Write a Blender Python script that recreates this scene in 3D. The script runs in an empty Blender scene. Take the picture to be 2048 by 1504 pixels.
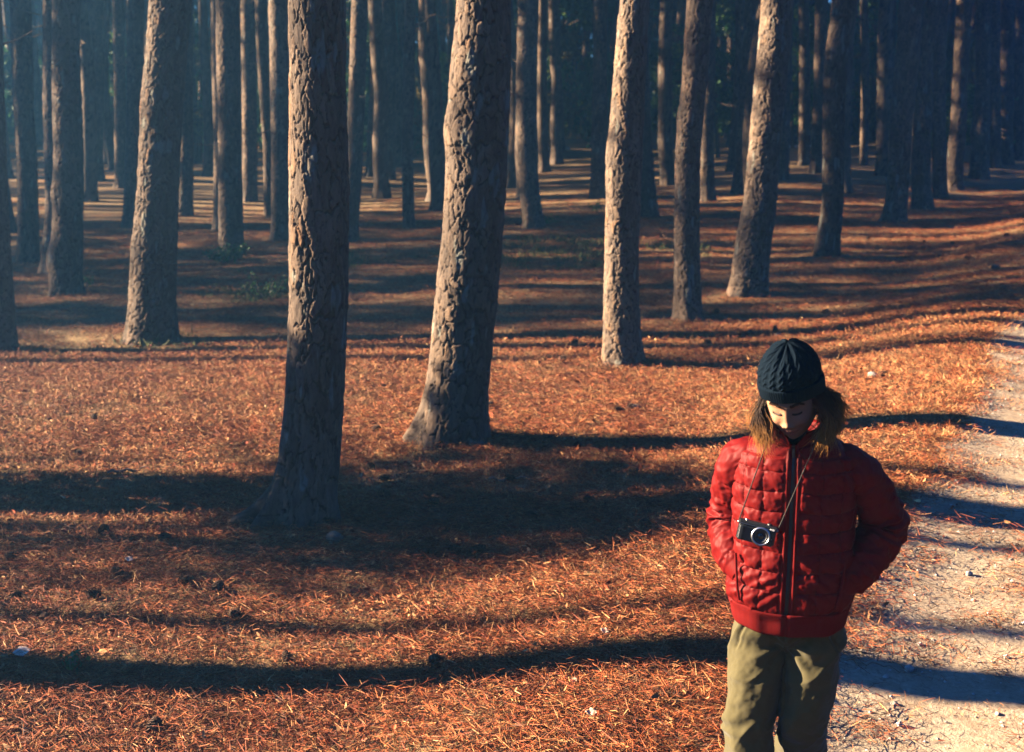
import bpy, bmesh, math, random
import numpy as np
from mathutils import Vector, Matrix, Quaternion

C = bpy.context.scene
COL = C.collection
R = math.radians

# ------------------------------------------------------------------ camera
CAM_H, PITCH, FPX = 2.47, 11.95, 2048 * 50 / 36.0
cam_d = bpy.data.cameras.new('camera')
cam = bpy.data.objects.new('camera', cam_d)
COL.objects.link(cam)
cam.location = (0, 0, CAM_H)
cam.rotation_euler = (R(90 - PITCH), 0, 0)
cam_d.lens, cam_d.sensor_width = 50, 36
cam_d.clip_start, cam_d.clip_end = 0.1, 3000
cam_d.dof.use_dof = True
cam_d.dof.focus_distance = 5.6
cam_d.dof.aperture_fstop = 4.5
C.camera = cam

# ------------------------------------------------------------------ sky and sun
SUN_AHEAD, SUN_EL = 11.5, 21.0
TO_SUN = Vector((-math.cos(R(SUN_AHEAD)) * math.cos(R(SUN_EL)),
                 math.sin(R(SUN_AHEAD)) * math.cos(R(SUN_EL)), math.sin(R(SUN_EL))))
world = bpy.data.worlds.new('World')
C.world = world
world.use_nodes = True
wn = world.node_tree
wn.nodes.clear()
w_out = wn.nodes.new('ShaderNodeOutputWorld')
w_bg = wn.nodes.new('ShaderNodeBackground')
w_sky = wn.nodes.new('ShaderNodeTexSky')
w_sky.sky_type = 'NISHITA'
w_sky.sun_disc = False
w_sky.sun_elevation = R(SUN_EL)
w_sky.sun_rotation = math.atan2(TO_SUN.x, TO_SUN.y)
w_sky.ozone_density = 2.0
w_bg.inputs['Strength'].default_value = 0.05
w_mul = wn.nodes.new('ShaderNodeMix')
w_mul.data_type, w_mul.blend_type = 'RGBA', 'MULTIPLY'
w_mul.inputs[0].default_value = 1.0
w_mul.inputs[7].default_value = (0.06, 0.225, 0.58, 1)
wn.links.new(w_sky.outputs[0], w_mul.inputs[6])
wn.links.new(w_mul.outputs[2], w_bg.inputs['Color'])
wn.links.new(w_bg.outputs[0], w_out.inputs['Surface'])

sun_d = bpy.data.lights.new('sun', 'SUN')
sun_d.energy = 5.0
sun_d.angle = R(0.5)
sun_d.color = (1.0, 0.79, 0.54)
sun = bpy.data.objects.new('sun', sun_d)
COL.objects.link(sun)
sun.rotation_euler = TO_SUN.to_track_quat('Z', 'Y').to_euler()
sun.location = (-40, 5, 30)

C.view_settings.view_transform = 'Standard'
C.view_settings.look = 'None'
C.view_settings.gamma = 1.0
C.view_settings.use_curve_mapping = False
C.view_settings.exposure = 3.5
C.cycles.use_denoising = True
C.cycles.max_bounces = 5
C.cycles.diffuse_bounces = 1
C.cycles.volume_bounces = 0
C.cycles.sample_clamp_indirect = 0.0018

# ------------------------------------------------------------------ helpers
rng = np.random.default_rng(7)
random.seed(7)


def _hash(ix, iy, iz, seed):
    h = (ix.astype(np.int64) * 374761393 + iy.astype(np.int64) * 668265263 + iz.astype(np.int64) * 2147483647 + seed * 974634777)
    h = (h ^ (h >> 13)) * 1274126177 & 0x7fffffff
    h = (h ^ (h >> 16)) & 0xffffff
    return h / float(0xffffff)


def vnoise(x, y, z=0.0, seed=0):
    """smooth value noise, -1..1, on arrays"""
    x, y, z = np.broadcast_arrays(np.asarray(x, float), np.asarray(y, float), np.asarray(z, float))
    fx, fy, fz = np.floor(x), np.floor(y), np.floor(z)
    tx, ty, tz = x - fx, y - fy, z - fz
    tx, ty, tz = [t * t * (3 - 2 * t) for t in (tx, ty, tz)]
    o = 0
    for a in (0, 1):
        for b in (0, 1):
            for c in (0, 1):
                w = (tx if a else 1 - tx) * (ty if b else 1 - ty) * (tz if c else 1 - tz)
                o = o + w * _hash(fx + a, fy + b, fz + c, seed)
    return o * 2 - 1


def fbm(x, y, z=0.0, seed=0, octv=3):
    o, a = 0, 1.0
    for k in range(octv):
        o = o + a * vnoise(np.asarray(x) * 2 ** k, np.asarray(y) * 2 ** k, np.asarray(z) * 2 ** k, seed + k)
        a *= 0.5
    return o


def sstep(a, b, x):
    t = np.clip((np.asarray(x, float) - a) / (b - a), 0, 1)
    return t * t * (3 - 2 * t)


def new_mesh(name, co, faces, smooth=True, mat=None):
    """faces: (n,4) or (n,3) int array, or a list of such"""
    me = bpy.data.meshes.new(name)
    fl = faces if isinstance(faces, list) else [faces]
    fl = [np.asarray(f, np.int32) for f in fl if len(f)]
    co = np.asarray(co, np.float32)
    me.vertices.add(len(co))
    me.vertices.foreach_set('co', co.ravel())
    nl = sum(f.size for f in fl)
    npoly = sum(len(f) for f in fl)
    me.loops.add(nl)
    me.loops.foreach_set('vertex_index', np.concatenate([f.ravel() for f in fl]))
    me.polygons.add(npoly)
    tot = np.concatenate([np.full(len(f), f.shape[1], np.int32) for f in fl])
    me.polygons.foreach_set('loop_start', np.concatenate([[0], np.cumsum(tot)[:-1]]).astype(np.int32))
    me.polygons.foreach_set('loop_total', tot)
    me.polygons.foreach_set('use_smooth', np.full(npoly, smooth, bool))
    me.update(calc_edges=True)
    me.validate()
    if mat:
        me.materials.append(mat)
    return me


def set_col(me, name, rgb):
    a = me.attributes.new(name, 'FLOAT_COLOR', 'POINT')
    rgb = np.asarray(rgb, np.float32)
    rgba = np.ones((len(rgb), 4), np.float32)
    rgba[:, :rgb.shape[1]] = rgb
    a.data.foreach_set('color', rgba.ravel())


def obj(name, me, parent=None, loc=None):
    o = bpy.data.objects.new(name, me)
    COL.objects.link(o)
    if parent:
        o.parent = parent
    if loc is not None:
        o.location = loc
    return o


def tag(o, label=None, cat=None, group=None, kind=None):
    if label: o['label'] = label
    if cat: o['category'] = cat
    if group: o['group'] = group
    if kind: o['kind'] = kind
    return o


def empty(name, loc=(0, 0, 0)):
    o = bpy.data.objects.new(name, None)
    COL.objects.link(o)
    o.location = loc
    o.empty_display_size = 0.2
    return o


def grid_faces(nr, nc, wrap=False):
    """quads of a grid of nr rows x nc columns"""
    r = np.arange(nr - 1)[:, None]
    c = np.arange(nc if wrap else nc - 1)[None, :]
    c2 = (c + 1) % nc
    a, b, d, e = r * nc + c, r * nc + c2, (r + 1) * nc + c2, (r + 1) * nc + c
    return np.stack(np.broadcast_arrays(a, b, d, e), -1).reshape(-1, 4)


class Mat:
    """tiny node-material builder"""
    def __init__(s, name, rough=0.8, spec=0.2):
        s.m = bpy.data.materials.new(name)
        s.m.use_nodes = True
        s.nt = s.m.node_tree
        s.b = s.nt.nodes['Principled BSDF']
        s.b.inputs['Roughness'].default_value = rough
        s.b.inputs['Specular IOR Level'].default_value = spec

    def n(s, typ, **kw):
        nd = s.nt.nodes.new(typ)
        for k, v in kw.items():
            if k in nd.inputs:
                nd.inputs[k].default_value = v
            else:
                setattr(nd, k, v)
        return nd

    def l(s, a, b):
        s.nt.links.new(a, b)

    def attr(s, name):
        return s.n('ShaderNodeAttribute', attribute_name=name)

    def coord(s, which='Object'):
        return s.n('ShaderNodeTexCoord').outputs[which]

    def mapped(s, scale, which='Object', rot=(0, 0, 0)):
        mp = s.n('ShaderNodeMapping')
        mp.inputs['Scale'].default_value = scale
        mp.inputs['Rotation'].default_value = rot
        s.l(s.coord(which), mp.inputs['Vector'])
        return mp.outputs[0]

    def noise(s, vec, scale, detail=3, rough=0.6, dist=0.0):
        nd = s.n('ShaderNodeTexNoise')
        nd.inputs['Scale'].default_value = scale
        nd.inputs['Detail'].default_value = detail
        nd.inputs['Roughness'].default_value = rough
        nd.inputs['Distortion'].default_value = dist
        s.l(vec, nd.inputs['Vector'])
        return nd.outputs['Fac']

    def ramp(s, fac, stops):
        nd = s.n('ShaderNodeValToRGB')
        e = nd.color_ramp.elements
        while len(e) < len(stops):
            e.new(0.5)
        for k, (p, c) in enumerate(stops):
            e[k].position = p
            e[k].color = (*c, 1) if len(c) == 3 else c
        s.l(fac, nd.inputs['Fac'])
        return nd.outputs['Color']

    def mix(s, fac, a, b, blend='MIX'):
        nd = s.n('ShaderNodeMix', data_type='RGBA', blend_type=blend)
        for sock, v in ((nd.inputs[0], fac), (nd.inputs[6], a), (nd.inputs[7], b)):
            if isinstance(v, (int, float)):
                sock.default_value = v
            elif isinstance(v, tuple):
                sock.default_value = (*v, 1)
            else:
                s.l(v, sock)
        return nd.outputs[2]

    def math(s, op, a, b=0.0):
        nd = s.n('ShaderNodeMath', operation=op)
        for k, v in enumerate((a, b)):
            if isinstance(v, (int, float)):
                nd.inputs[k].default_value = v
            else:
                s.l(v, nd.inputs[k])
        return nd.outputs[0]

    def bump(s, h, strength=0.5, dist=0.01):
        nd = s.n('ShaderNodeBump')
        nd.inputs['Strength'].default_value = strength
        nd.inputs['Distance'].default_value = dist
        s.l(h, nd.inputs['Height'])
        s.l(nd.outputs[0], s.b.inputs['Normal'])

    def color(s, c):
        if isinstance(c, tuple):
            s.b.inputs['Base Color'].default_value = (*c, 1)
        else:
            s.l(c, s.b.inputs['Base Color'])
        return s


# ------------------------------------------------------------------ terrain
ROW_A = R(25.0)          # the tree row and the track run 25 degrees to the right of the view
ROW_X, ROW_Y = -1.295, 8.30


def uv_of(x, y):
    """along the track, across it"""
    dx, dy = np.asarray(x, float) - ROW_X, np.asarray(y, float) - ROW_Y
    return dx * math.sin(ROW_A) + dy * math.cos(ROW_A), dx * math.cos(ROW_A) - dy * math.sin(ROW_A)


def xy_of(u, v):
    return (ROW_X + u * math.sin(ROW_A) + v * math.cos(ROW_A), ROW_Y + u * math.cos(ROW_A) - v * math.sin(ROW_A))


def edge_v(u):
    return 3.32 - 0.055 * np.clip(np.asarray(u) - 2, 0, 4.4) + 0.07 * np.clip(np.asarray(u) - 6.8, 0, 6) + 0.14 * vnoise(np.asarray(u) * 0.55, 3.3, 0, 5) + 0.07 * vnoise(np.asarray(u) * 2.3, 1.3, 0, 6)


def gz(x, y):
    u, v = uv_of(x, y)
    z = -0.27 + 0.045 * np.clip(v - 1.2, -16, 0)
    z = z + 0.29 * sstep(1.0, 3.1, v)
    z = z - 0.07 * sstep(3.2, 4.0, v) + 0.05 * sstep(4.3, 4.8, v) - 0.05 * sstep(4.9, 5.4, v) + 0.12 * sstep(6.2, 8.5, v)
    yy_ = np.clip(np.asarray(y, float) - 17, 0, 75)
    z = z + 0.024 * yy_ ** 2 / (yy_ + 8) * (1 - sstep(-4.0, 1.0, v))
    near = np.exp(-(np.asarray(y) / 70.0) ** 2)
    z = z + near * (0.035 * vnoise(np.asarray(x) * 0.5, np.asarray(y) * 0.5, 0, 11) + 0.012 * vnoise(np.asarray(x) * 1.9, np.asarray(y) * 1.9, 0, 12)) * (1 - 0.6 * sstep(3.0, 3.6, v))
    for bx, by, br, bh in MOUNDS:
        z = z + bh * np.exp(-((np.asarray(x) - bx) ** 2 + (np.asarray(y) - by) ** 2) / br ** 2)
    return z


MOUNDS = []
CP, SP = math.cos(R(PITCH)), math.sin(R(PITCH))


def ray(px, py):
    X, Y = (px - 1024) / FPX, (752 - py) / FPX
    return np.array((X, CP + Y * SP, -SP + Y * CP))


def ground_at(px, py):
    d = ray(px, py)
    z = -0.2
    for _ in range(30):
        t = (z - CAM_H) / d[2]
        x, y = d[0] * t, d[1] * t
        z = float(gz(x, y))
    return np.array((x, y, z)), t


def at_depth(px, py, y):
    d = ray(px, py)
    t = y / d[1]
    return np.array((d[0] * t, y, CAM_H + d[2] * t)), t
# ------------------------------------------------------------------ materials
def m_ground():
    m = Mat('forest_floor', 0.95, 0.1)
    co = m.coord()
    a = m.noise(co, 0.7, 4)
    b = m.noise(m.mapped((9, 22, 9), rot=(0, 0, 0.5)), 1.6, 5, 0.7, 0.6)
    c = m.noise(m.mapped((24, 8, 10), rot=(0, 0, -0.4)), 2.0, 4, 0.7, 0.8)
    s = m.mix(0.5, b, c)
    col = m.ramp(s, [(0.30, (0.0218, 0.00936, 0.00546)), (0.45, (0.101, 0.0359, 0.014)), (0.56, (0.211, 0.078, 0.0281)), (0.70, (0.312, 0.156, 0.0663))])
    dry = m.ramp(s, [(0.30, (0.030, 0.024, 0.014)), (0.45, (0.13, 0.085, 0.043)), (0.58, (0.30, 0.195, 0.098)), (0.72, (0.42, 0.30, 0.17))])
    col = m.mix(m.ramp(a, [(0.30, (0.15, 0.15, 0.15)), (0.52, (1, 1, 1))]), col, dry)
    g = m.attr('green')
    gn = m.ramp(s, [(0.3, (0.00936, 0.0156, 0.00624)), (0.6, (0.0468, 0.0702, 0.0234))])
    col = m.mix(g.outputs['Fac'], col, gn)
    m.color(col)
    m.bump(s, 0.9, 0.05)
    return m.m


def m_path():
    m = Mat('sandy_track', 0.95, 0.1)
    co = m.coord()
    f = m.noise(co, 38, 5, 0.75)
    g = m.noise(co, 7, 4, 0.7)
    h = m.noise(co, 1.5, 3)
    col = m.ramp(f, [(0.30, (0.144, 0.101, 0.072)), (0.46, (0.29, 0.225, 0.155)), (0.62, (0.385, 0.305, 0.22))])
    col = m.mix(m.ramp(g, [(0.5, (0, 0, 0)), (0.72, (0.55, 0.55, 0.55))]), col, (0.216, 0.13, 0.072))
    col = m.mix(m.ramp(h, [(0.35, (0.45, 0.45, 0.45)), (0.6, (0, 0, 0))]), col, (0.21, 0.155, 0.11))
    litter = m.ramp(m.noise(m.mapped((20, 8, 10)), 2.0, 4, 0.7, 0.8), [(0.35, (0.036, 0.0158, 0.00864)), (0.5, (0.158, 0.0648, 0.0252)), (0.65, (0.288, 0.144, 0.0648))])
    e = m.attr('drift')
    w = m.math('ADD', e.outputs['Fac'], m.math('MULTIPLY', m.math('SUBTRACT', m.noise(co, 9, 5, 0.75), 0.5), 1.6))
    col = m.mix(m.ramp(w, [(0.42, (0, 0, 0)), (0.62, (1, 1, 1))]), col, litter)
    m.color(col)
    m.bump(m.mix(0.4, f, g), 0.7, 0.03)
    return m.m


def m_bark(name, cells=True, tone=1.0, warm=0.5):
    """attr bark: r = shade of the plate, g = how deep in a fissure, b = lichen"""
    m = Mat(name, 0.9, 0.15)
    t = tone
    fine = m.noise(m.mapped((30, 30, 9)), 1.6, 5, 0.75)
    if cells:
        a = m.n('ShaderNodeSeparateColor')
        m.l(m.attr('bark').outputs['Color'], a.inputs[0])
        r, g, b = a.outputs
    else:
        r = m.noise(m.mapped((9, 9, 3)), 1.5, 2)
        g = m.math('MULTIPLY', m.math('SUBTRACT', 1.0, m.noise(m.mapped((22, 22, 6)), 1.5, 3)), 0.8)
        b = m.noise(m.coord(), 3.0, 3)
    plate = m.ramp(r, [(0.0, (0.13 * t, 0.105 * t, 0.09 * t)), (0.45, (0.225 * t, 0.175 * t, 0.142 * t)), (0.8, (0.34 * t, 0.25 * t, 0.185 * t)), (1.0, (0.42 * t, 0.24 * t, 0.135 * t))])
    flaky = m.ramp(fine, [(0.32, (0.55, 0.53, 0.5)), (0.52, (1, 1, 1)), (0.7, (1.2, 1.15, 1.08))])
    col = m.mix(1.0, plate, flaky, 'MULTIPLY')
    oi = m.n('ShaderNodeObjectInfo')
    col = m.mix(1.0, col, m.ramp(oi.outputs['Random'], [(0.0, (0.66, 0.63, 0.61)), (0.5, (0.92, 0.88, 0.85)), (1.0, (1.1, 1.08, 1.05))]), 'MULTIPLY')
    big = m.noise(m.mapped((3, 3, 1.1)), 1.5, 3)
    col = m.mix(1.0, col, m.ramp(big, [(0.35, (0.7, 0.66, 0.62)), (0.6, (1.08, 1.04, 1.0))]), 'MULTIPLY')
    col = m.mix(m.ramp(g, [(0.30, (0, 0, 0)), (0.85, (1, 1, 1))]), col, (0.026, 0.016, 0.012))
    lich = m.ramp(b, [(0.80, (0, 0, 0)), (0.93, (0.5, 0.5, 0.5))])
    col = m.mix(lich, col, (0.19, 0.205, 0.175))
    m.color(col)
    m.bump(m.mix(0.5, fine, m.noise(m.mapped((55, 55, 22)), 2.0, 4, 0.75)), 0.75, 0.012)
    return m.m


def m_leaf(name, stops, sat=0.0):
    m = Mat(name, 0.55, 0.3)
    r = m.attr('tint')
    m.color(m.ramp(r.outputs['Fac'], stops))
    tr = m.n('ShaderNodeBsdfTranslucent')
    m.l(m.ramp(r.outputs['Fac'], [(p, tuple(min(1, k * 1.3) for k in c)) for p, c in stops]), tr.inputs['Color'])
    mx = m.n('ShaderNodeMixShader')
    mx.inputs[0].default_value = 0.3
    out = m.nt.nodes['Material Output']
    m.l(m.b.outputs[0], mx.inputs[1])
    m.l(tr.outputs[0], mx.inputs[2])
    m.l(mx.outputs[0], out.inputs['Surface'])
    return m.m


M = {}
M['ground'] = m_ground()
M['path'] = m_path()
M['bark'] = m_bark('plated_pine_bark', True, 0.5)
M['bark_far'] = m_bark('pine_bark', False, 0.55)
M['needles_live'] = m_leaf('pine_needles', [(0.0, (0.018, 0.035, 0.016)), (0.6, (0.04, 0.07, 0.025)), (1.0, (0.08, 0.10, 0.03))])
M['leaves'] = m_leaf('broad_leaves', [(0.0, (0.02, 0.06, 0.025)), (0.55, (0.045, 0.12, 0.035)), (1.0, (0.18, 0.22, 0.04))])
M['leaves_autumn'] = m_leaf('turning_leaves', [(0.0, (0.06, 0.06, 0.02)), (0.6, (0.16, 0.12, 0.03)), (1.0, (0.30, 0.19, 0.05))])
M['litter'] = Mat('dry_needles', 0.65, 0.25).m
_m = Mat('dry_needles_and_grass', 0.7, 0.2)
_geo = _m.n('ShaderNodeNewGeometry').outputs['Position']
_c = _m.mix(1.0, _m.attr('hue').outputs['Color'], _m.ramp(_m.noise(_geo, 1.3, 4, 0.65), [(0.32, (0.74, 0.60, 0.55)), (0.5, (1.0, 0.94, 0.90)), (0.68, (1.25, 1.26, 1.22))]), 'MULTIPLY')
_c = _m.mix(1.0, _c, _m.ramp(_m.noise(_geo, 9.0, 3, 0.7), [(0.35, (0.6, 0.56, 0.54)), (0.6, (1.15, 1.12, 1.1))]), 'MULTIPLY')
_m.color(_c)
M['litter'] = _m.m
M['stone'] = Mat('pale_stone', 0.9, 0.2)
_s = M['stone']
_s.color(_s.ramp(_s.noise(_s.coord(), 14, 4), [(0.35, (0.22, 0.18, 0.15)), (0.65, (0.48, 0.43, 0.38))]))
_s.bump(_s.noise(_s.coord(), 30, 4), 0.4, 0.01)
M['stone'] = M['stone'].m
_s = Mat('pine_cone_scales', 0.8, 0.15)
_s.color(_s.ramp(_s.noise(_s.coord(), 40, 3), [(0.35, (0.025, 0.014, 0.01)), (0.7, (0.09, 0.048, 0.028))]))
M['cone'] = _s.m
_s = Mat('grey_dead_wood', 0.9, 0.1)
_s.color(_s.ramp(_s.noise(_s.mapped((20, 20, 4)), 2, 4), [(0.3, (0.06, 0.04, 0.03)), (0.7, (0.22, 0.16, 0.12))]))
M['deadwood'] = _s.m
_s = Mat('pale_dry_leaf', 0.7, 0.2)
_s.color(_s.ramp(_s.noise(_s.coord(), 25, 3), [(0.3, (0.5, 0.36, 0.24)), (0.7, (0.75, 0.6, 0.46))]))
M['pale_leaf'] = _s.m
_s = Mat('orange_dry_leaf', 0.7, 0.2)
_s.color(_s.ramp(_s.noise(_s.coord(), 25, 3), [(0.3, (0.36, 0.15, 0.05)), (0.7, (0.55, 0.27, 0.1))]))
M['orange_leaf'] = _s.m
_s = Mat('kerb_concrete', 0.9, 0.1)
_s.color(_s.ramp(_s.noise(_s.coord(), 3, 4), [(0.3, (0.3, 0.3, 0.29)), (0.7, (0.5, 0.5, 0.48))]))
M['kerb'] = _s.m

_s = Mat('shaded_brown_rock', 0.9, 0.2)  # darker brown version of the stone, with shade put into its colour
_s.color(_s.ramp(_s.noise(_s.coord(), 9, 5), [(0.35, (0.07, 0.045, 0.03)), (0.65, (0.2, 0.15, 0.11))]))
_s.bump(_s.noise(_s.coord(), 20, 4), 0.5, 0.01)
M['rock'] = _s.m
# ------------------------------------------------------------------ trees
def voronoi_bark(s, h, per, cw, ch, seed):
    """s: arc length, h: height, per: circumference. Returns F2-F1, cell id noise, local offset"""
    ns = max(5, int(round(per / cw)))
    cw = per / ns
    gx, gy = s / cw, h / ch
    ix, iy = np.floor(gx), np.floor(gy)
    f1 = np.full(s.shape, 9.0)
    f2 = np.full(s.shape, 9.0)
    cid = np.zeros(s.shape)
    oy = np.zeros(s.shape)
    ox = np.zeros(s.shape)
    for dy in (-2, -1, 0, 1, 2):
        for dx in (-2, -1, 0, 1, 2):
            cx, cy = ix + dx, iy + dy
            wx = np.mod(cx, ns)
            jx = _hash(wx, cy, cy * 0, seed) * 0.9 + 0.05
            jy = _hash(wx, cy, cy * 0 + 1, seed) * 0.9 + 0.05
            X, Y = gx - (cx + jx), gy - (cy + jy)
            d = np.sqrt(X * X + Y * Y)
            nid = _hash(wx, cy, cy * 0 + 2, seed)
            m1 = d < f1
            f2 = np.where(m1, f1, np.minimum(f2, d))
            cid = np.where(m1, nid, cid)
            oy = np.where(m1, Y, oy)
            ox = np.where(m1, X, ox)
            f1 = np.where(m1, d, f1)
    return f2 - f1, cid, ox, oy


def trunk_mesh(name, zs, cx, cy, rad, ncol, seed, plate=(0.055, 0.12), depth=0.016, flare=0.25, z0=0.0, roots=(), mat=None, knots=()):
    """zs, cx, cy, rad: arrays per row. A trunk whose bark plates are real relief."""
    nr = len(zs)
    th = np.linspace(0, 2 * math.pi, ncol, endpoint=False)[None, :]
    z = np.asarray(zs)[:, None]
    r0 = np.asarray(rad)[:, None]
    rm = float(np.median(rad))
    per = 2 * math.pi * rm
    s = np.broadcast_to(th * rm, (nr, ncol))
    h = np.broadcast_to(z, (nr, ncol))
    # wobble the lattice so that plates are irregular (periodic around the stem)
    ct, st = np.cos(th) + 0 * z, np.sin(th) + 0 * z
    wx = 0.030 * vnoise(ct * 5 * rm / 0.2, st * 5 * rm / 0.2, h * 9, seed) + 0.012 * vnoise(ct * 12, st * 12, h * 28, seed + 1)
    wy = 0.065 * vnoise(ct * 5, st * 5, h * 7, seed + 2)
    e1, id1, ox, oy = voronoi_bark(s + wx, h + wy, per, plate[0], plate[1], seed)
    e2, id2, _, _ = voronoi_bark(s + wx * 1.5, h + wy, per, plate[0] * 0.5, plate[1] * 0.42, seed + 50)
    crack = 1 - sstep(0.02, 0.13, e1 + 0.07 * vnoise(ct * 14, st * 14, h * 30, seed + 9) + 0.05 * vnoise(ct * 4, st * 4, h * 6, seed + 10))
    crack2 = (1 - sstep(0.0, 0.10, e2)) * (0.15 + 0.5 * (id1 > 0.65))
    e3, id3, _, _ = voronoi_bark(s + wx * 1.6, h + 1.5 * wy, per, plate[0] * 2.3, plate[1] * 3.0, seed + 90)
    crack3 = (1 - sstep(0.01, 0.075, e3)) * (0.5 + 0.5 * vnoise(ct * 3, st * 3, h * 5, seed + 11))
    lay = vnoise(ct * 7, st * 7, h * 14, seed + 3) + 0.5 * vnoise(ct * 18, st * 18, h * 32, seed + 4)
    grain = vnoise(ct * 22, st * 22, h * 18, seed + 8)
    step = np.floor(lay * 2.5) / 2.5           # bark flakes off in steps
    k = rm / 0.2
    d = depth * k ** 0.5 * (0.40 + 0.45 * (id1 - 0.5) + 0.25 * (id3 - 0.5) - 0.7 * crack3 - 0.95 * crack - 0.30 * crack2 + 0.15 * step + 0.06 * lay - 0.14 * oy * (id1 - 0.2) + 0.10 * ox * (id2 - 0.5) + 0.05 * grain)
    big = 0.035 * vnoise(ct * 1.3, st * 1.3, h * 1.1, seed + 5) + 0.02 * vnoise(ct * 2.5, st * 2.5, h * 2.6, seed + 6)
    r = r0 * (1 + big)
    hh = np.clip(z - z0, 0, None)
    r = r * (1 + flare * np.exp(-hh / 0.16) * (1 + 0.7 * np.sin(3 * th + seed) + 0.5 * np.sin(5 * th + 2 * seed) + 0.3 * np.sin(8 * th + 3 * seed)))
    for ang, ext, wid, hgt in roots:
        da = np.angle(np.exp(1j * (th - ang)))
        r = r + ext * np.exp(-(da / wid) ** 2) * np.exp(-(hh / hgt) ** 1.3)
    for ang, kz, kr, kd in knots:
        da = np.angle(np.exp(1j * (th - ang))) * rm
        r = r + kd * np.exp(-(da ** 2 + (h - kz) ** 2) / kr ** 2)
    r = r + d
    x = np.asarray(cx)[:, None] + r * np.cos(th)
    y = np.asarray(cy)[:, None] + r * np.sin(th)
    co = np.stack([x, y, np.broadcast_to(z, x.shape)], -1).reshape(-1, 3)
    me = new_mesh(name, co, grid_faces(nr, ncol, True), True, mat)
    lich = 0.5 + 0.5 * fbm(ct * 3, st * 3, h * 3.5, seed + 7, 3)
    set_col(me, 'bark', np.stack([np.clip(id1 * 0.6 + id3 * 0.25 + 0.1 + 0.15 * step, 0, 1), np.clip(np.maximum(crack, crack3) + 0.4 * crack2, 0, 1), np.clip(lich, 0, 1)], -1).reshape(-1, 3))
    return me


def tube_pts(p0, p1, r0, r1, n=5, sag=0.0):
    p0, p1 = np.array(p0), np.array(p1)
    ax = p1 - p0
    ax = ax / np.linalg.norm(ax)
    a = np.cross(ax, (0.3, 0.2, 1.0))
    a /= np.linalg.norm(a)
    b = np.cross(ax, a)
    co = []
    for t, rr in ((0, r0), (0.5, (r0 + r1) / 2), (1, r1)):
        c = p0 + (p1 - p0) * t + np.array((0, 0, sag * t * (1 - t) * 4))
        for k in range(n):
            w = 2 * math.pi * k / n
            co.append(c + rr * (math.cos(w) * a + math.sin(w) * b))
    return np.array(co), grid_faces(3, n, True)


def leaf_cloud(centres, rads, nper, size, seed, flat=0.7, tint=None):
    """many small leaf-sized quads spread round centres"""
    g = np.random.default_rng(seed)
    centres = np.asarray(centres, float)
    n = len(centres) * nper
    c = np.repeat(centres, nper, 0)
    rr = np.repeat(np.broadcast_to(np.asarray(rads, float), (len(centres),)), nper)
    d = g.normal(size=(n, 3))
    d /= np.linalg.norm(d, axis=1)[:, None]
    p = c + d * (rr * g.uniform(0.25, 1, n) ** 0.6)[:, None] * np.array((1, 1, flat))
    u = g.normal(size=(n, 3))
    u /= np.linalg.norm(u, axis=1)[:, None]
    w = np.cross(u, g.normal(size=(n, 3)))
    w /= np.linalg.norm(w, axis=1)[:, None]
    L = g.uniform(0.6, 1.3, n)[:, None] * size[0]
    W = g.uniform(0.6, 1.3, n)[:, None] * size[1]
    co = np.stack([p - u * L / 2, p + w * W / 2, p + u * L / 2, p - w * W / 2], 1).reshape(-1, 3)
    f = np.arange(4 * n).reshape(n, 4)
    t = np.repeat(np.clip(g.normal(0.45, 0.2, n) + (0 if tint is None else np.repeat(tint, nper)), 0, 1), 4)
    return co, f, t


def crown_mesh(seed):
    g = np.random.default_rng(seed)
    cos, fs, n0 = [], [], 0
    cent, rad = [], []
    for k in range(26):
        z = 9.0 + 10.0 * (k / 25) ** 0.9 + g.uniform(-.3, .3)
        reach = (2.5 - 1.9 * ((z - 9) / 10) ** 1.5) * g.uniform(0.65, 1.15)
        a = k * 2.4 + g.uniform(-.4, .4)
        p1 = np.array((math.cos(a) * reach, math.sin(a) * reach, z + reach * 0.25))
        co, f = tube_pts((0, 0, z - 0.2), p1, 0.05, 0.015, 4, -0.1)
        cos.append(co); fs.append(f + n0); n0 += len(co)
        for t in (0.5, 0.75, 1.0):
            cent.append(np.array((0, 0, z)) * (1 - t) + p1 * t + g.normal(size=3) * 0.15)
            rad.append(g.uniform(0.35, 0.65))
    nb = sum(len(f) for f in fs)
    co, f, t = leaf_cloud(cent, rad, 20, (0.42, 0.10), seed + 1)
    fs.append(f + n0)
    cos.append(co)
    me = new_mesh('crown', np.concatenate(cos), fs, False, M['bark_far'])
    me.materials.append(M['needles_live'])
    mi = np.ones(len(me.polygons), np.int32)
    mi[:nb] = 0
    me.polygons.foreach_set('material_index', mi)
    a = me.attributes.new('tint', 'FLOAT', 'POINT')
    a.data.foreach_set('value', np.concatenate([np.zeros(n0), t]).astype(np.float32))
    return me


CROWNS = [crown_mesh(100 + k) for k in range(4)]


def place_crown(tree, k, xy_top, sc=1.0, rot=0.0):
    c = obj('crown', CROWNS[k % len(CROWNS)], tree)
    c.location = (xy_top[0], xy_top[1], 0)
    c.rotation_euler = (0, 0, rot)
    c.scale = (sc, sc, 1)
    return c


PINE_GROUP = 'pines of the plantation'
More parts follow.
